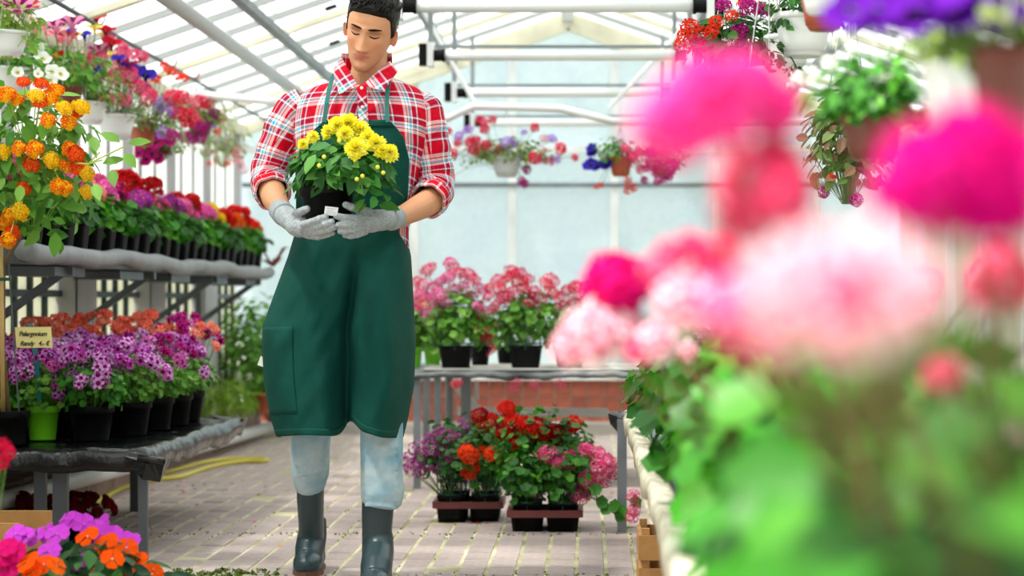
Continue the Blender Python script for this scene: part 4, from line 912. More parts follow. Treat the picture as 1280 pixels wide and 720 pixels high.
# head in its own frame: x to the viewer's right, y back, z up
HZ = [-.120,-.116,-.108,-.095,-.080,-.062,-.040,-.018,.004,.026,.048,.068,.086,.102,.114,.121]
HW = [.011,.022,.031,.0405,.0500,.0575,.0650,.0700,.0725,.0745,.0755,.0735,.0670,.0540,.0360,.012]
HF = [-.060,-.076,-.083,-.086,-.087,-.088,-.089,-.089,-.089,-.092,-.092,-.087,-.076,-.056,-.032,-.002]
HB = [-.030,-.020,-.008,.008,.028,.050,.072,.088,.097,.101,.101,.097,.088,.072,.050,.022]
def ip(z, T): return float(np.interp(z, HZ, T))
def gs(x, c, s): return math.exp(-((x-c)/s)**2)
def face_disp(x, z):
    d = 0; ax = abs(x)
    if z < .038: 
        t = min(1, max(0, (.032-z)/.072)); sx = .0075+.007*t
        fall = 1 if z > -.041 else gs(z, -.041, .006)
        d += (.006+.021*t**1.3)*gs(x, 0, sx)*fall*min(1, max(0, (.040-z)/.01))
    d += .009*gs(ax, .0125, .0065)*gs(z, -.039, .0065)
    d -= .0130*gs(ax, .029, .015)*gs(z, .012, .0100)
    d += .0062*gs(ax, .0305, .0115)*gs(z, .008, .0070)
    d += .0058*gs(ax, .027, .019)*gs(z, .0285, .0065)
    d += .0065*gs(x, 0, .018)*gs(z, -.0580, .0042)+.0078*gs(x, 0, .014)*gs(z, -.0675, .0048)
    d -= .0045*gs(x, 0, .020)*gs(z, -.0625, .0020)
    d -= .0050*gs(x, 0, .016)*gs(z, -.0775, .0060); d += .0080*gs(x, 0, .018)*gs(z, -.0980, .0120)
    d += .0048*gs(ax, .046, .015)*gs(z, -.016, .014); d -= .0035*gs(ax, .040, .012)*gs(z, -.052, .016)
    d -= .0028*gs(ax, .024, .006)*gs(z, -.048, .012)
    return d
def headpt(a, z):
    wd, f, bk = ip(z, HW), ip(z, HF), ip(z, HB); cy = (f+bk)/2+.012; s, c = math.sin(a), math.cos(a)    # a=0 front
    x = wd*math.copysign(abs(s)**.86, s)
    y = cy+((f-cy)*abs(c)**.86 if c > 0 else (bk-cy)*abs(c)**.86)
    if c > .25: y -= face_disp(x, z)*min(1, (c-.25)*2.5)
    return Vector((x, y, z))
HR = (Matrix.Rotation(math.radians(13), 3, 'Y') @ Matrix.Rotation(math.radians(-2.5), 3, 'Z') @ Matrix.Rotation(math.radians(21), 3, 'X'))
HC0 = m(463, 39, -.05)
def hw(p): return HR @ Vector(p) + HC0
NA = 96; zs = []
for i in range(len(HZ)-1): zs += list(np.linspace(HZ[i], HZ[i+1], 9 if -.11 < HZ[i] < .04 else 4, endpoint=False))
zs.append(HZ[-1])
B = MB(); B.loft([[hw(headpt(2*PI*k/NA, z)) for k in range(NA)] for z in zs])
for s in (-1, 1):    # ears
    c0 = Vector((s*.0745, .012, -.002)); Me = (HR @ Matrix.Rotation(s*.45, 3, 'Z') @ Matrix.Rotation(-.15, 3, 'X')).to_4x4()
    ring = [c0+Matrix.Rotation(s*.45, 3, 'Z') @ Vector((s*.006, .017*math.cos(a)*(1.1 if math.sin(a) > 0 else .75), .031*math.sin(a))) for a in np.linspace(-1.9, 4.1, 16)]
    B.tube([hw(p) for p in ring], [.0035+.0012*math.sin(i) for i in range(16)], 8)
    B.ell(hw(c0), (.005,.015,.026), M=Me); B.ell(hw(c0+Vector((s*.003,-.006,-.026))), (.005,.008,.008), M=Me)
B.tube([m(464,62,.035), m(461,90,.03), m(457,112,.035), m(455,125,.04)], [.054,.057,.062,.075], 24)
B.tube([m(384,142,.03), m(415,132,.035), m(455,120,.03), m(495,132,.035), m(516,142,.03)], [.045,.052,.058,.052,.045], 16)
B.ell(m(450,175,.03), (.165,.095,.20)); B.ell(m(441,290,.04), (.145,.095,.16))
B.tube([m(384,144,.03), m(352,180,.03), m(337,222,.03)], [.052,.046,.042], 16)
B.tube([m(337,222,.03), m(338,232,-.03), m(343,248,-.11), m(352,264,-.20), m(360,273,-.26), m(368,279,-.30)], [.043,.043,.040,.032,.027,.030], 18)
B.tube([m(516,144,.03), m(536,190,.03), m(547,235,.03)], [.052,.046,.042], 16)
B.tube([m(547,236,.03), m(543,248,-.02), m(527,258,-.09), m(507,268,-.17), m(489,275,-.24), m(474,277,-.29)], [.043,.044,.0405,.033,.028,.030], 18)
B.tube([m(415,320,.05), m(398,430,.09), m(390,540,.155), m(388,600,.21), m(389,655,.30), m(389,690,.35)], [.085,.068,.048,.034,.030,.028], 18)
B.tube([m(470,320,.03), m(472,430,-.02), m(477,550,-.06), m(474,616,-.06), m(471,670,-.055), m(470,715,-.04)], [.085,.068,.048,.036,.032,.030], 18)
B.ell(P(388,712,6.70), (.028,.08,.02)); B.ell(P(470,733,6.24), (.028,.08,.02))
bm_ = bake('body', B, skinm, .0034, 3, .5)
nv = len(bm_.vertices); co = np.empty(nv*3); bm_.vertices.foreach_get('co', co); co = co.reshape(-1,3)
loc = (co-np.array(HC0)) @ np.array(HR)      # into the head frame
x, y, z = loc[:,0], loc[:,1], loc[:,2]; ax = np.abs(x)
base = np.array(lin('cf946f')); col = np.tile(base, (nv,1)); 
def mixin(mask, c):
    mm = np.clip(mask, 0, 1)[:,None]; col[:] = col*(1-mm)+np.array(c)*mm
g = lambda v, c, s: np.exp(-((v-c)/s)**2)
face = (y < -.02) & (np.abs(z) < .13)
mixin(face*.35*g(ax,.042,.02)*g(z,-.022,.02), lin('cf7f63')); mixin(face*.30*g(x,0,.014)*g(z,-.03,.012), lin('cf7f68'))
mixin(face*.30*np.clip((-.040-z)/.02,0,1)*(z > -.14), lin('9c755c'))
mixin(face*.9*np.clip(1.6-((x/.026)**2+((z+.0625)/.0085)**2)*1.2,0,1), lin('b8605a'))
mixin(face*.6*g(ax,.030,.018)*g(z,.014,.009), lin('7a4c3a'))  # shadow of the eye sockets painted into the skin colour
mixin(face*.75*g(ax,.0085,.0038)*g(z,-.0475,.003), lin('4a241c'))
ear = (ax > .070)*(np.abs(z) < .045); mixin(ear*.35, lin('d0806a'))
att = bm_.color_attributes.new('tone', 'FLOAT_COLOR', 'POINT'); att.data.foreach_set('color', np.hstack([col, np.ones((nv,1))]).ravel())
body = part(put('body', bm_, man))
# brows, lashes and lip line as fine raised strands
def fronty(x_, z_):
    lo, hi = 0.0, 1.5
    for _ in range(24):
        mid = (lo+hi)/2; q = headpt(math.copysign(mid, x_) if x_ else mid, z_)
        if abs(q.x) < abs(x_): lo = mid
        else: hi = mid
    return headpt(math.copysign(lo, x_) if x_ else 0, z_).y
hairm = mat('dark_hair', '090605', .45, bump=.4, bscale=220, spec=.25)
lipm = mat('mouth_line', '6a2a26', .6)
for s in (-1, 1):
    for nm, zf, x0, x1, th, dz in (('eyebrow', lambda u: .0265+.0050*math.sin(u*2.0)-.0025*u, .011, .049, .0042, -.0016), ('eyelashes', lambda u: .0060-.0045*math.sin(u*PI), .0150, .0460, .0024, .0002)):
        b = MB(); pts = []; rs = []
        for u in np.linspace(0, 1, 12):
            xx = s*(x0+(x1-x0)*u); zz = zf(u); pts.append(hw((xx, fronty(xx, zz)-dz, zz))); rs.append(th*(.35+.65*math.sin(PI*min(1, u*.9+.12)))*(1 if nm == 'eyebrow' else 1))
        b.tube(pts, rs, 6); part(b.obj(nm, mat('brow_hair','24150e',.7,spec=.1), man, smooth=True))
    b = MB(); pts = [hw((s*(.0165+.0275*u), fronty(s*(.0165+.0275*u), .0175)-.0001, .0155+.004*math.sin(PI*u))) for u in np.linspace(0,1,10)]
    b.tube(pts, .0007, 5); part(b.obj('eyelid_crease', lipm, man))
b = MB(); b.tube([hw((u, fronty(u, -.0625+.09*u*u)-.0002, -.0625+.09*u*u*30*.15)) for u in np.linspace(-.026,.026,16)], [.0006+.0013*math.sin(PI*i/15) for i in range(16)], 6); part(b.obj('mouth_line', lipm, man))
# hair cap
def hairmask(a, z_):
    aa = abs((a+PI) % (2*PI)-PI)
    line = np.interp(aa, [0,.35,.75,1.0,1.15,1.35,1.55,1.8,2.2,PI], [.0690,.0670,.0630,.0500,.0200,-.0150,-.010,.0200,-.040,-.058])
    t = min(1, max(0, (z_-line)/.012)); return t*t*(3-2*t)
hz = list(np.linspace(-.075, .114, 54))+[.1175,.1195,.121]; rings = []
for z_ in hz:
    rg = []
    for k in range(128):
        a = 2*PI*k/128; p = headpt(a, min(z_, .121)); c = Vector((0,.012,.0)); n = (p-c).normalized(); t = hairmask(a, z_)
        fr = math.cos(a); th = -.005+t*(.0095+.013*max(0, min(1,(z_-.05)/.06))+.005*max(0, fr)*max(0,(z_-.06)/.05))
        strand = mn.noise(Vector((a*14, z_*22+a*3, 0)))*.0024+mn.noise(Vector((p.x*160+p.z*60, p.y*45, p.z*30)))*.0022
        rg.append(hw(p+n*(th+strand*t)))
    rings.append(rg)
b = MB(); b.loft(rings); hair = part(b.obj('hair', hairm, man, smooth=True))
b = MB(); rr = random.Random(2)     # combed locks give the hair its outline
for k in range(200):
    a = rr.gauss(0, 1.0); z_ = rr.uniform(.072, .112)
    if hairmask(a, z_) < .8: continue
    p = headpt(a, z_); n = (p-Vector((0,.012,0))).normalized(); q = headpt(a+rr.uniform(.15,.4), min(.12, z_+rr.uniform(.005,.02))); 
    b.tube([hw(p+n*.012), hw(p.lerp(q,.5)+n*.024), hw(q+n*.017)], [.0012,.0034,.0008], 5)
o = part(b.obj('lock', hairm, hair, smooth=True)); o['kind'] = 'stuff'

# ---- plaid shirt
def plaid(name):
    M_ = bpy.data.materials.new(name); M_.use_nodes = True; nt = M_.node_tree; N = nt.nodes; L = nt.links; bs = N['Principled BSDF']
    bs.inputs['Roughness'].default_value = .85; bs.inputs['Specular IOR Level'].default_value = .15
    uv = N.new('ShaderNodeUVMap'); sp_ = N.new('ShaderNodeSeparateXYZ'); L.new(uv.outputs[0], sp_.inputs[0]); cols = []
    for ch in (0, 1):
        d = N.new('ShaderNodeMath'); d.operation = 'MULTIPLY'; d.inputs[1].default_value = 1/.092; L.new(sp_.outputs[ch], d.inputs[0])
        f = N.new('ShaderNodeMath'); f.operation = 'FRACT'; L.new(d.outputs[0], f.inputs[0])
        r = N.new('ShaderNodeValToRGB'); r.color_ramp.interpolation = 'CONSTANT'; e = r.color_ramp.elements
        st = [(0,'d0122a'),(.27,'e8405a'),(.31,'f8eef0'),(.42,'c41428'),(.45,'f4f4f6'),(.52,'38bfe0'),(.605,'f4f4f6'),(.66,'c8142c'),(.76,'2c3466'),(.815,'e06a7c'),(.85,'f8eef0'),(.90,'3a3f70'),(.925,'cc1430')]
        e[0].position = 0; e[0].color = (*lin(st[0][1]), 1); e[1].position = st[1][0]; e[1].color = (*lin(st[1][1]), 1)
        for ps, c_ in st[2:]: q = e.new(ps); q.color = (*lin(c_), 1)
        L.new(f.outputs[0], r.inputs[0]); cols.append(r)
    mx = N.new('ShaderNodeMix'); mx.data_type = 'RGBA'; mx.inputs[0].default_value = .5; L.new(cols[0].outputs[0], mx.inputs[6]); L.new(cols[1].outputs[0], mx.inputs[7])
    gm_ = N.new('ShaderNodeHueSaturation'); gm_.inputs['Saturation'].default_value = 1.05; gm_.inputs['Value'].default_value = .9; L.new(mx.outputs[2], gm_.inputs['Color'])
    L.new(gm_.outputs[0], bs.inputs['Base Color'])
    tc = N.new('ShaderNodeTexCoord'); n = N.new('ShaderNodeTexNoise'); n.inputs['Scale'].default_value = 14; n.inputs['Detail'].default_value = 3; n.inputs['Distortion'].default_value = .8
    L.new(tc.outputs['Object'], n.inputs[0]); bp = N.new('ShaderNodeBump'); bp.inputs['Strength'].default_value = .8; bp.inputs['Distance'].default_value = .03; L.new(n.outputs[0], bp.inputs['Height']); L.new(bp.outputs[0], bs.inputs['Normal'])
    return M_
plaidm = plaid('plaid_cotton')
def set_uv(me, f):
    uvl = me.uv_layers.new(name='UVMap'); 
    for lp in me.loops: uvl.data[lp.index].uv = f(lp.vertex_index)
def cloth_loft(name, rings, uvs, mats, parent, sub=1, solid=0):
    b = MB(); b.loft(rings, 0, False, closed=False); me = b.mesh(name, mats, True); n = len(rings[0])
    set_uv(me, lambda i: uvs[i//n][i % n]); o = put(name, me, parent); part(o)
    if solid: s = o.modifiers.new('s','SOLIDIFY'); s.thickness = solid
    if sub: s = o.modifiers.new('u','SUBSURF'); s.levels = sub; s.render_levels = sub
    return o
lev = [(94,430,486,.058,.058),(99,422,492,.064,.066),(104,404,508,.070,.074),(110,388,522,.082,.085),(118,374,533,.098,.095),(130,365,539,.115,.105),(150,362,540,.135,.115),(180,365,536,.148,.12),(215,369,526,.150,.12),(250,371,517,.142,.12),(290,373,511,.135,.12),(330,372,512,.135,.12)]
LV = np.array(lev, float)
def tor(py_): return [float(np.interp(py_, LV[:,0], LV[:,i])) for i in range(1,5)]
rings, uvs = [], []; NT = 97
for py_ in np.linspace(94, 330, 60):
    l, r, f, bk = tor(py_); cx, hwid = (l+r)/2, (r-l)/2; rg, ru = [], []
    for k in range(NT):
        a = 2*PI*k/(NT-1)-PI; s, c = math.sin(a), math.cos(a)   # a=0 front
        px_ = cx+hwid*math.copysign(abs(s)**.88, s); off = .02-(f if c > 0 else bk)*math.copysign(abs(c)**.88, c)
        wv = mn.noise(Vector((px_*.035, py_*.028, 3)))*.010+mn.noise(Vector((px_*.012+py_*.05, py_*.02, 7)))*.008
        drop = (14*max(0, c)**3-6*max(0, -c))*max(0, 1-(py_-94)/40)
        p = m(px_, py_+drop, off-(wv if c > 0 else 0)*min(1,(py_-94)/25)); rg.append(p)
        ru.append((p.x+(0 if c > 0 else 2*0)+off*.55*(1 if s > 0 else -1)+.01, p.z+off*.25+.0))
    rings.append(rg); uvs.append(ru)
shirt = cloth_loft('shirt', rings, uvs, plaidm, man)
def sleeve(path, label=None, tw=0):
    P0 = [m(*q[:3]) for q in path]; rad = [q[3] for q in path]; n = 40; rings, uvs = [], []
    # resample
    L_ = [0]
    for i in range(1, len(P0)): L_.append(L_[-1]+(P0[i]-P0[i-1]).length)
    ref = Vector((0,-1,0)); ts = np.linspace(0, L_[-1], 44)
    def at(t): return Vector([float(np.interp(t, L_, [p[k] for p in P0])) for k in range(3)])
    sm = lambda t: (at(max(t-.025,0))+at(t)*2+at(min(t+.025,L_[-1])))/4
    for t in ts:
        p = sm(t); tg = (sm(min(t+.012, L_[-1]))-sm(max(t-.012,0))).normalized(); xx = (ref-tg*ref.dot(tg)).normalized(); yy = tg.cross(xx); r = float(np.interp(t, L_, rad)); rg, ru = [], []
        for k in range(n+1):
            a = 2*PI*k/n; q = p+(xx*math.cos(a)+yy*math.sin(a))*r; fold = .5*mn.noise(Vector((q.x*9, q.y*9, q.z*24)))+.5*math.sin(t*95+2.2*math.sin(a+tw)+tw)*.6*min(1, t/.12)
            q += (q-p).normalized()*fold*.0065; rg.append(q); ru.append((t+.03, a*r+.02))
        rings.append(rg); uvs.append(ru)
    o = cloth_loft('sleeve', rings, uvs, plaidm, shirt)
    # rolled cuff
    e = P0[-1]; tg = (P0[-1]-P0[-2]).normalized(); xx = (ref-tg*ref.dot(tg)).normalized(); yy = tg.cross(xx); r = rad[-1]; rings, uvs = [], []
    for j, (t, dr) in enumerate(((-.045,-.004),(-.043,.003),(-.03,.006),(-.012,.007),(.0,.007),(.008,.004),(.009,-.001),(.002,-.005),(-.02,-.007))):
        rg, ru = [], []
        for k in range(n+1):
            a = 2*PI*k/n; rr_ = r+dr+.003*math.sin(3*a+tw)+.002*math.sin(7*a); rg.append(e+tg*(t+.005*math.sin(2*a+tw))+(xx*math.cos(a)+yy*math.sin(a))*rr_); ru.append((a*r*.9, t*1.2+.01+.02*j*.2))
        rings.append(rg); uvs.append(ru)
    return o, cloth_loft('cuff', rings, uvs, plaidm, shirt)
sleeve([(384,128,.03,.055),(372,136,.03,.066),(357,158,.02,.064),(344,190,.02,.061),(337,215,.02,.060),(336,230,-.01,.058),(340,241,-.07,.054)], tw=.5)
sleeve([(518,128,.03,.055),(528,138,.03,.066),(536,165,.02,.062),(541,195,.02,.060),(545,222,.03,.060),(545,240,.0,.060),(536,250,-.055,.055)], tw=2.4)
def flap(name, A, B_, C_, D_, th=.006, parent=shirt, n=10, bow=.01, mt=None):
    A, B_, C_, D_ = [m(*q) for q in (A, B_, C_, D_)]; rings, uvs = [], []
    for i in range(n+1):
        u = i/n; a = A.lerp(B_, u); d = D_.lerp(C_, u); rg, ru = [], []
        for j in range(7):
            v = j/6; p = a.lerp(d, v)+Vector((0,-bow*math.sin(PI*v)-bow*math.sin(PI*u)*.8,0)); rg.append(p); ru.append((p.x*.8+p.z*.6, p.z*.8-p.x*.6))
        rings.append(rg); uvs.append(ru)
    return cloth_loft(name, rings, uvs, mt or plaidm, parent, 1, th)
flap('collar', (427,70,-.01), (449,107,-.125), (423,118,-.145), (415,89,-.055), bow=.012)
flap('collar', (488,77,-.01), (453,108,-.125), (480,116,-.145), (497,90,-.055), bow=.012)
rings, uvs = [], []
for py_, e in ((66,.0),(74,.003),(84,.002),(98,.004)):
    rg, ru = [], []
    for k in range(41):
        a = -PI*.5+PI*k/40+PI; s, c = math.sin(a), math.cos(a)
        p = m(458+(32+e*200)*math.sin(a)*-1, py_+(4 if c > 0 else -4)*0, .03+ -math.cos(a)*(.068+e)); rg.append(p); ru.append((a*.08, p.z))
    rings.append(rg); uvs.append(ru)
cloth_loft('collar_band', rings, uvs, plaidm, shirt, 1, .004)
flap('placket', (446,106,-.135), (449,158,-.143), (461,158,-.143), (458,106,-.135), th=.004, bow=.002)
btn = mat('pearl_button','e8e2dc',.3)
for py_ in (110, 134):
    b = MB(); b.ell(m(452+.04*(py_-110), py_, -.150 if py_ > 120 else -.142), (.0055,.0025,.0055), 0, 12, 6); part(b.obj('button', btn, shirt, smooth=True))
# skin shows in the open neck: the shirt starts at the collar

# ---- apron
apm = mat('green_apron_cloth', '06453c', .8, var=.10, scale=7, bump=.7, bscale=7, spec=.18)
EL = np.array([(150,407),(165,391),(190,378),(215,371),(250,371),(290,370),(320,361),(350,350),(380,339),(408,329),(430,328),(480,331),(520,338),(548,347)], float)
ER = np.array([(150,485),(160,495),(172,504),(200,511),(240,509),(290,506),(320,513),(370,516),(430,519),(480,517),(520,510),(548,503)], float)
def ap(v, q, o_=0.0):
    """v in -1..1 across, q in 0..1 down"""
    hem = 546+2*math.sin(v*3)-19*gs(v, .17, .14)-6*gs(v, .40, .2)
    py_ = 150+(hem-150)*q; l = float(np.interp(py_, EL[:,0], EL[:,1])); r = float(np.interp(py_, ER[:,0], ER[:,1])); cx, hd_ = (l+r)/2, (r-l)/2
    vv = max(-1, min(1, v)); px_ = cx+hd_*vv; tl, tr, f, bk = tor(min(py_, 320)); tcx, th = (tl+tr)/2, (tr-tl)/2
    s = max(-1, min(1, (px_-tcx)/th)); bib = .02-(f+.018)*(max(0, 1-abs(s)**2.1))**.46
    skirt = .045-.19*(max(0, 1-abs(vv)**3.4))**.5
    k = min(1, max(0, (py_-290)/120)); k = k*k*(3-2*k); kb = min(1, max(0, (py_-255)/60)); kb = kb*kb*(3-2*kb)
    off = bib*(1-kb)+skirt*kb
    off += k*(-.035*gs(vv,-.42,.34)-.105*gs(vv,.55,.33)+.085*gs(vv,.12,.10)+.03*gs(vv,-.02,.12))
    off += kb*(.016*math.sin(vv*7+py_*.012)*(1-abs(vv))+.007*math.sin(vv*13-py_*.022)*k)+.010*kb*mn.noise(Vector((px_*.05+py_*.03, py_*.012-px_*.02, 9)))
    off += .006*mn.noise(Vector((px_*.03, py_*.018, 1)))+kb*.008*mn.noise(Vector((px_*.02+py_*.012, py_*.006-px_*.01, 5)))
    # drag lines from the hands down to the leg
    off += .005*math.sin((px_*.9+py_*.55)*.075)*gs(py_, 330, 70)*kb
    if abs(v) > 1: off += (abs(v)-1)*.55; px_ -= math.copysign((abs(v)-1)*40, v)
    if py_ < 158: off -= .001
    return m(px_, py_, off+o_)
rings = [[ap(v, q) for v in np.linspace(-1.12, 1.12, 110)] for q in np.linspace(0, 1, 130)]
b = MB(); b.loft(rings, 0, False, closed=False); apron = part(b.obj('apron', apm, man, smooth=True)); so = apron.modifiers.new('s','SOLIDIFY'); so.thickness = .003
def strip(name, v0, v1, q0, q1, o_, nv_=16, nq=24):
    b = MB(); b.loft([[ap(v, q, o_) for v in np.linspace(v0, v1, nv_)] for q in np.linspace(q0, q1, nq)], 0, False, closed=False); o = part(b.obj(name, apm, apron, smooth=True)); so = o.modifiers.new('s','SOLIDIFY'); so.thickness = .003; return o
strip('pocket', -1.04, -.60, .655, .93, -.004); strip('hem', -1.1, 1.1, .978, 1.0, -.003, 80, 4); strip('bib_hem', -1.0, 1.0, .0, .022, -.003, 40, 4)
for pts in ([(406,153,-.125),(409,130,-.12),(412,112,-.095),(416,98,-.05),(424,84,.02)], [(485,153,-.128),(484,130,-.125),(485,112,-.105),(488,96,-.06),(490,84,.01)]):
    b = MB(); pp = [m(*q)+Vector((0,-.012,0)) for q in pts]
    for i in range(len(pp)-1): b.beam(pp[i], pp[i+1]+(pp[i+1]-pp[i])*.03, .013, .003, up=Vector((0,-1,0)))
    part(b.obj('strap', mat('strap_green','1f6f68',.7), apron))
b = MB(); q = ap(-1.0, .765); b.box(q.x-.014,q.x+.010,q.y-.010,q.y-.008,q.z-.014,q.z+.016, M=Matrix.Translation(q) @ Matrix.Rotation(.35,4,'Y') @ Matrix.Translation(-q)); part(b.obj('care_tag', mat('white_tag','f2f2f0',.6), apron))

# ---- trousers and boots
jean = mat('faded_denim', '78a6bb', .85, col2='c4d2d4', scale=9, bump=.9, bscale=12, spec=.15)
T = MB()
def leg(pts):
    T.tube([m(*q[:3]) for q in pts], [q[3] for q in pts], 28)
leg([(414,310,.05,.10),(402,420,.08,.088),(390,520,.14,.066),(388,560,.17,.0645),(388,590,.20,.062),(387,604,.22,.054),(388,611,.23,.046)])
leg([(470,310,.03,.09),(472,420,-.03,.074),(477,520,-.06,.068),(477,555,-.065,.0675),(477,590,-.07,.066),(478,615,-.07,.069),(477,628,-.065,.064),(476,634,-.065,.050)])
T.ell(m(441,300,.04), (.155,.11,.10))
# folds as thin ridges
rr = random.Random(8)
for cx_, cy_, off_, n_ in ((388,585,.18,6),(477,600,-.07,9)):
    for k in range(n_):
        y_ = cy_-38+k*9+rr.uniform(-3,3); s_ = rr.choice((-1,1)); T.tube([m(cx_-22*s_, y_+rr.uniform(-8,8), off_-.045), m(cx_, y_, off_-.062), m(cx_+22*s_, y_-rr.uniform(-6,10), off_-.045)], [.004,.0075,.003], 8)
tm_ = bake('trousers', T, jean, .006, 3, .5); part(put('trousers', tm_, man))
bootm = mat('dark_green_rubber', '2c4046', .33, bump=.05, bscale=6, spec=.5); solem = mat('tan_rubber_sole', '6e4a38', .7)
for (cx_, yh, yt, shaft, tall) in ((388, 6.80, 6.54, [(388,598,.21,.046),(388,625,.25,.0445),(389,655,.30,.042),(389,683,.34,.0415),(389,700,.37,.043)], 0), (471, 6.36, 6.09, [(474,616,-.06,.0535),(472,640,-.058,.0500),(471,670,-.05,.0465),(470,700,-.045,.0445),(470,722,-.04,.046)], 1)):
    T = MB(); T.tube([m(*q[:3]) for q in shaft], [q[3] for q in shaft], 28); x_ = (cx_-VX)/F*((yh+yt)/2)
    T.ell((x_, yh-.045, .045), (.040,.047,.045)); T.ell((x_, yt+.075, .040), (.050,.080,.040)); T.ell((x_, yt+.045, .032), (.046,.048,.030)); T.tube([(x_, yh-.055, .17), (x_, yh-.085, .12), (x_, yt+.12, .078), (x_, yt+.075, .05)], [.043,.049,.050,.044], 20)
    top_ = m(*shaft[0][:3]); T.tube([top_+Vector((0,0,-.006)), top_+Vector((0,0,.004))], shaft[0][3]+.003, 28)
    me = bake('boot', T, bootm, .004, 4, .5)
    for v in me.vertices:
        if v.co.z < .014: v.co.z = .014
    bo = part(put('boot', me, man)); b = MB(); ring = []
    for k in range(40):
        a = 2*PI*k/40; yy_ = (yh+yt)/2+(yh-yt)/2*math.cos(a)*1.0; f = (yy_-yt)/(yh-yt); wd = float(np.interp(f, [0,.1,.3,.55,.8,.95,1], [.012,.038,.052,.042,.041,.030,.01]))
        ring.append((x_+wd*(1 if math.sin(a) > 0 else -1)*min(1, abs(math.sin(a))*2.2), yy_))
    b.loft([[(p[0], p[1], z_) for p in ring] for z_ in (.0,.018)]); so_ = b.obj('sole', solem, bo); 

# ---- gloves
glm = mat('grey_knit_glove', 'b4b9bd', .9, col2='8f969b', scale=160, bump=.4, bscale=260, spec=.1)
def glove(parts_, fingers, cuff):
    T = MB()
    for kind, a_ in parts_:
        if kind == 'e': T.ell(m(*a_[0]), a_[1], M=(Matrix.Rotation(a_[2],4,'Y') @ Matrix.Rotation(a_[3],4,'Z')))
        else: T.tube([m(*q[:3]) for q in a_], [q[3] for q in a_], 16)
    for f in fingers:
        pts = [m(*q[:3]) for q in f]; T.tube(pts, [q[3] for q in f], 12); T.ell(pts[-1], (f[-1][3],)*3, 0, 12, 8)
        for q, pt in zip(f[1:-1], pts[1:-1]): T.ell(pt, (q[3]*1.06,)*3, 0, 12, 8)
    me = bake('glove', T, glm, .0028, 3, .5); g_ = part(put('glove', me, man))
    b = MB(); b.tube([m(*q[:3]) for q in cuff], [q[3] for q in cuff], 24); part(b.obj('cuff', mat('glove_cuff','9ea5aa',.9,bump=.4,bscale=200), g_, smooth=True)); return g_
# viewer's left hand: palm at the side and under the pot, fingers reaching right across its front
glove([('t', [(355,269,-.235,.034),(364,275,-.29,.035),(374,281,-.33,.035),(386,286,-.37,.030)]), ('e', ((372,284,-.335),(.045,.030,.030),.35,-.5))],
      [[(366,270,-.31,.015),(373,266,-.36,.0135),(380,263,-.405,.012),(384,261,-.42,.0105)],
       [(378,281,-.375,.013),(389,278,-.425,.012),(399,274,-.455,.0112),(407,271,-.462,.0095)],
       [(384,286,-.375,.013),(396,284,-.432,.012),(407,280,-.460,.0112),(415,277,-.462,.0095)],
       [(386,291,-.365,.013),(399,290,-.425,.012),(411,286,-.450,.0112),(419,284,-.452,.0095)],
       [(384,294,-.345,.012),(397,296,-.395,.011),(409,293,-.420,.010),(416,291,-.424,.0088)]],
      [(349,262,-.195,.034),(354,267,-.225,.0365),(356,269,-.24,.0365)])
# viewer's right hand
glove([('t', [(491,274,-.235,.030),(478,275,-.28,.033),(464,276,-.33,.034),(453,279,-.37,.030)]), ('e', ((464,277,-.33),(.045,.030,.034),-.1,.5))],
      [[(462,266,-.34,.015),(450,262,-.385,.0135),(439,259,-.43,.012),(432,256,-.44,.0105)],
       [(456,271,-.375,.013),(443,273,-.425,.012),(430,272,-.455,.0112),(420,270,-.470,.0095)],
       [(455,278,-.375,.013),(442,281,-.430,.012),(430,281,-.458,.0112),(423,281,-.465,.0095)],
       [(455,284,-.365,.013),(443,288,-.420,.012),(432,289,-.445,.0112),(425,289,-.455,.0095)],
       [(457,289,-.345,.012),(447,293,-.395,.011),(438,295,-.420,.010),(431,294,-.43,.0088)]],
      [(496,272,-.21,.0335),(490,274,-.24,.0345),(487,275,-.25,.0335)])

# ---- the potted dahlia he carries
pb_ = m(413, 289, -.365); dh = thing('potted_dahlia', 'yellow dahlia in a black pot held by the man in grey gloves', 'potted plant', pb_); dl = dh.location.copy()
put('pot', potmesh('round', .083, .135, blackp), dh, (0,0,0), (0.0, math.radians(-5), 0)); put('soil', soilmesh(.075), dh, (-.008,0,.108))
b = MB(); q = m(414,264,-.365-.079)-dl; b.box(q.x-.0195,q.x+.0195,q.y-.0012,q.y+.0012,q.z-.013,q.z+.013, M=Matrix.Translation(q) @ Matrix.Rotation(.12,4,'Y') @ Matrix.Rotation(-.16,4,'X') @ Matrix.Translation(-q)); lbl = b.obj('label', mat('paper_label','eef0f0',.5), dh)
b = MB()
for j in range(4): b.box(q.x-.014,q.x+.014-.006*(j % 2),q.y-.002,q.y-.0014,q.z+.007-.005*j,q.z+.008-.005*j, M=Matrix.Translation(q) @ Matrix.Rotation(.12,4,'Y') @ Matrix.Rotation(-.16,4,'X') @ Matrix.Translation(-q))
b.obj('print', mat('grey_print','9a9a9c',.6), lbl)
cc = m(427, 212, -.375)-dl
put('foliage', foliage('dahl', .125,.105,.065,200,.045,'ovate',70,.15), dh, cc, kind='stuff')
leafparts(dh, cc, (.15,.125,.085), 170, .060, 'dahl', 'ovate', 61, .62, low=-.55, front=.55)
leafparts(dh, m(466, 236, -.40)-dl, (.045,.06,.06), 26, .058, 'dahl', 'ovate', 62, .5, low=-.9, front=.6)
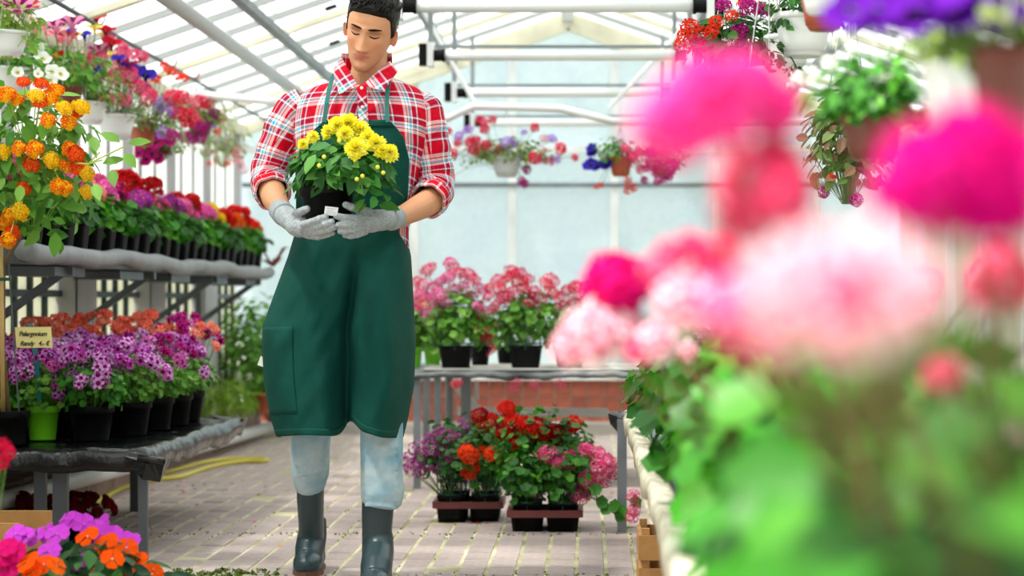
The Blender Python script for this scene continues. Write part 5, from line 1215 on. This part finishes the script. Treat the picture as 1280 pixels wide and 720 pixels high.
Y1 = double('fff23c','fffb8a',.038,8,14,seed=5); fl_ = [(422,158,1.0,-.38),(435,155,1.05,-.36),(450,163,1.0,-.36),(412,165,.8,-.38),(445,186,1.05,-.50),(461,173,.9,-.40),(470,180,.95,-.42),(478,189,.8,-.43),(487,191,.85,-.43),(379,180,.55,-.42),(391,171,.6,-.40),(431,168,.85,-.40)]
b = MB()
for x_, y_, s_, o_ in fl_:
    p = m(x_,y_,o_)-dl; dr = Vector((.15*(x_-425)/40, -.85, .55)); put('flower', Y1, dh, p, dr.to_track_quat('Z','Y') @ Quaternion((0,0,1), R.random()*6), s_); b.tube([cc+Vector((0,0,-.03)), cc.lerp(p,.6)+Vector((0,.01,0)), p+Vector((0,.01,-.005))], .0018, 5, 0, False)
b.obj('stem', stemm, dh, kind='stuff')
budm = mat('yellow_bud','e8e04a',.5)
for x_, y_ in ((405,196),(399,207),(424,176),(472,209),(453,220),(446,224),(388,170),(479,216)):
    b = MB(); p = m(x_,y_,-.515)-dl; b.ell(p, (.0065,.0065,.0065), 0, 10, 7); b.obj('bud', budm, dh, smooth=True)

# ================================================================== BLURRED PLANTS ON THE RIGHT BENCH
fg = 'geraniums on the right bench'
HP = [umbel('e4058c','b00068',40,.034,.016,-.6,'ee2aa0',flat=.9,seed=51), umbel('ee3f9c','dc1f80',40,.034,.016,-.6,'f470b4',flat=.9,seed=52), umbel('f6c0d0','e03a64',34,.034,.018,-.5,'faeaee',flat=.85,seed=53,eye=.42), umbel('e83470','d01850',34,.034,.016,-.5,'f58aa8',flat=.85,seed=54), umbel('e0107a','b00858',40,.034,.016,-.6,seed=55)]
def fgplant(label, x, d, hd, lf, seed, fx=.29, rx=.15, zc=.695, rz=.205, lsz=.062, px_=None, under=120):
    fx = .135+rx if d > 1.6 else max(.07+rx, fx-.08); x = fx; loc = (x, d, .445); t = thing('potted_geranium', label, 'potted plant', loc, 0, fg); o_ = Vector(loc)
    put('pot', potmesh('round', .065, .115, terrap if seed % 3 else blackp), t); put('soil', soilmesh(.058), t, (0,0,.092))
    c = Vector((fx-x, 0, zc-.445)); leafparts(t, c, (rx,.14,rz), lf, lsz, 'fore', 'round', seed, .45, low=-.95)
    if under: put('foliage', foliage('fore', rx*.85,.12,rz*.9,under,.055,'round',seed % 4+90,.1,low=-.95), t, c, kind='stuff')
    b = MB()
    for hx, hy, i, s, dd in hd:
        p = P(hx, hy, d+dd)-o_; put('flower', HP[i], t, p, Vector((R.gauss(0,.2),-.6,.7)).to_track_quat('Z','Y'), s)
        q = Vector((c.x, 0, .15)); b.tube([q, q.lerp(p, .5)+Vector((.03,.02,-.0)), p], .0018, 6, 0, False)
    if hd: b.obj('stem', mat('bronze_stem','6a5a2a',.6), t, kind='stuff')
    return t
fgplant('large hot magenta geranium bloom very near the camera at the far right', .235, 1.02, [(1160,215,0,.68,-.02),(1215,190,0,.7,.02),(1200,245,0,.65,0),(1270,225,0,.75,.03),(1130,238,0,.48,.04),(1165,255,0,.45,0),(1245,262,0,.5,.02)], 90, 1, fx=.21, rx=.13, zc=.66, rz=.17)
fgplant('blurred pink geranium blooms nearest the aisle in front of the roller tubes', .20, 1.2, [(885,130,1,.78,0),(930,115,1,.62,.05),(840,160,1,.6,-.05),(965,135,1,.5,.05),(955,225,3,.72,.05),(930,272,3,.5,.05),(975,250,3,.5,0)], 90, 2, fx=.19, rx=.13, zc=.65, rz=.17)
fgplant('blurred pale pink geranium with red-eyed blooms in the middle of the near row', .215, .84, [(985,375,2,.58,0),(1030,345,2,.55,.02),(1095,370,2,.68,0),(1140,358,2,.42,.03),(1070,400,2,.45,-.02),(945,405,3,.45,.02),(1062,370,3,.28,-.05),(915,385,1,.32,.02)], 80, 3, fx=.20, rx=.125, zc=.655, rz=.16)
fgplant('pink geranium peeping out low at the right picture edge', .33, 1.5, [(1250,350,3,.7,0),(1240,370,2,.5,0),(1180,470,3,.35,-.1)], 90, 4, fx=.26, zc=.665)
fgplant('geranium with pink and pale blooms on the bench, in the second visible cluster', .23, 1.7, [(855,335,3,.75,0),(895,335,3,.7,.02),(830,340,3,.5,.05),(860,378,2,.7,-.03),(905,372,2,.7,0),(890,350,3,.6,0),(930,350,2,.6,.05)], 100, 5, fx=.20, rx=.14, zc=.67)
fgplant('geranium with one round magenta bloom and pale pink blooms near the metal table', .235, 2.3, [(768,352,4,.95,0),(790,350,4,.75,.02),(740,420,2,.9,-.05),(770,410,2,.9,0),(715,435,2,.6,-.05),(822,428,2,.62,-.1),(800,440,3,.4,-.1),(778,372,4,.6,0),(905,400,2,.4,0)], 110, 6, fx=.175, rx=.13, zc=.70, rz=.15)
fgplant('leafy green geranium on the bench behind the pale pink blooms', .24, 2.9, [(860,440,2,.4,0)], 110, 7, fx=.20, rx=.15, zc=.68)
fgplant('green geranium halfway along the bench edge', .25, 3.6, [(870,400,3,.5,0),(905,385,2,.6,0)], 100, 8, fx=.24, rx=.17, zc=.67)
fgplant('green geranium past the middle of the bench edge', .27, 4.4, [(860,400,2,.5,0),(895,380,1,.7,0)], 100, 9, fx=.26, rx=.18, zc=.66)
fgplant('green geranium second from the far end of the bench', .30, 5.4, [(860,380,1,.8,0),(840,400,2,.8,0)], 100, 10, fx=.28, rx=.19, zc=.64)
fgplant('green geranium at the far end of the bench by its corner', .33, 6.7, [(845,400,1,.9,0)], 100, 11, fx=.31, rx=.2, zc=.62, rz=.15)
for k, (x, d) in enumerate(((.55,1.9),(.56,2.5),(.58,3.2),(.62,4.0),(.66,5.0),(.7,6.2),(.45,1.35))):
    fgplant('green geranium in the second row of the bench, %s from the near end' % ORD[[1,2,3,4,5,6,0][k]], x, d, [((x-.05)/d*F+VX, 350+10*(k % 3), (k+1) % 5, .9, 0), ((x+.06)/d*F+VX, 330+8*(k % 4), (k+3) % 5, .9, .05)], 60, 20+k, fx=x, rx=.17, zc=.68)
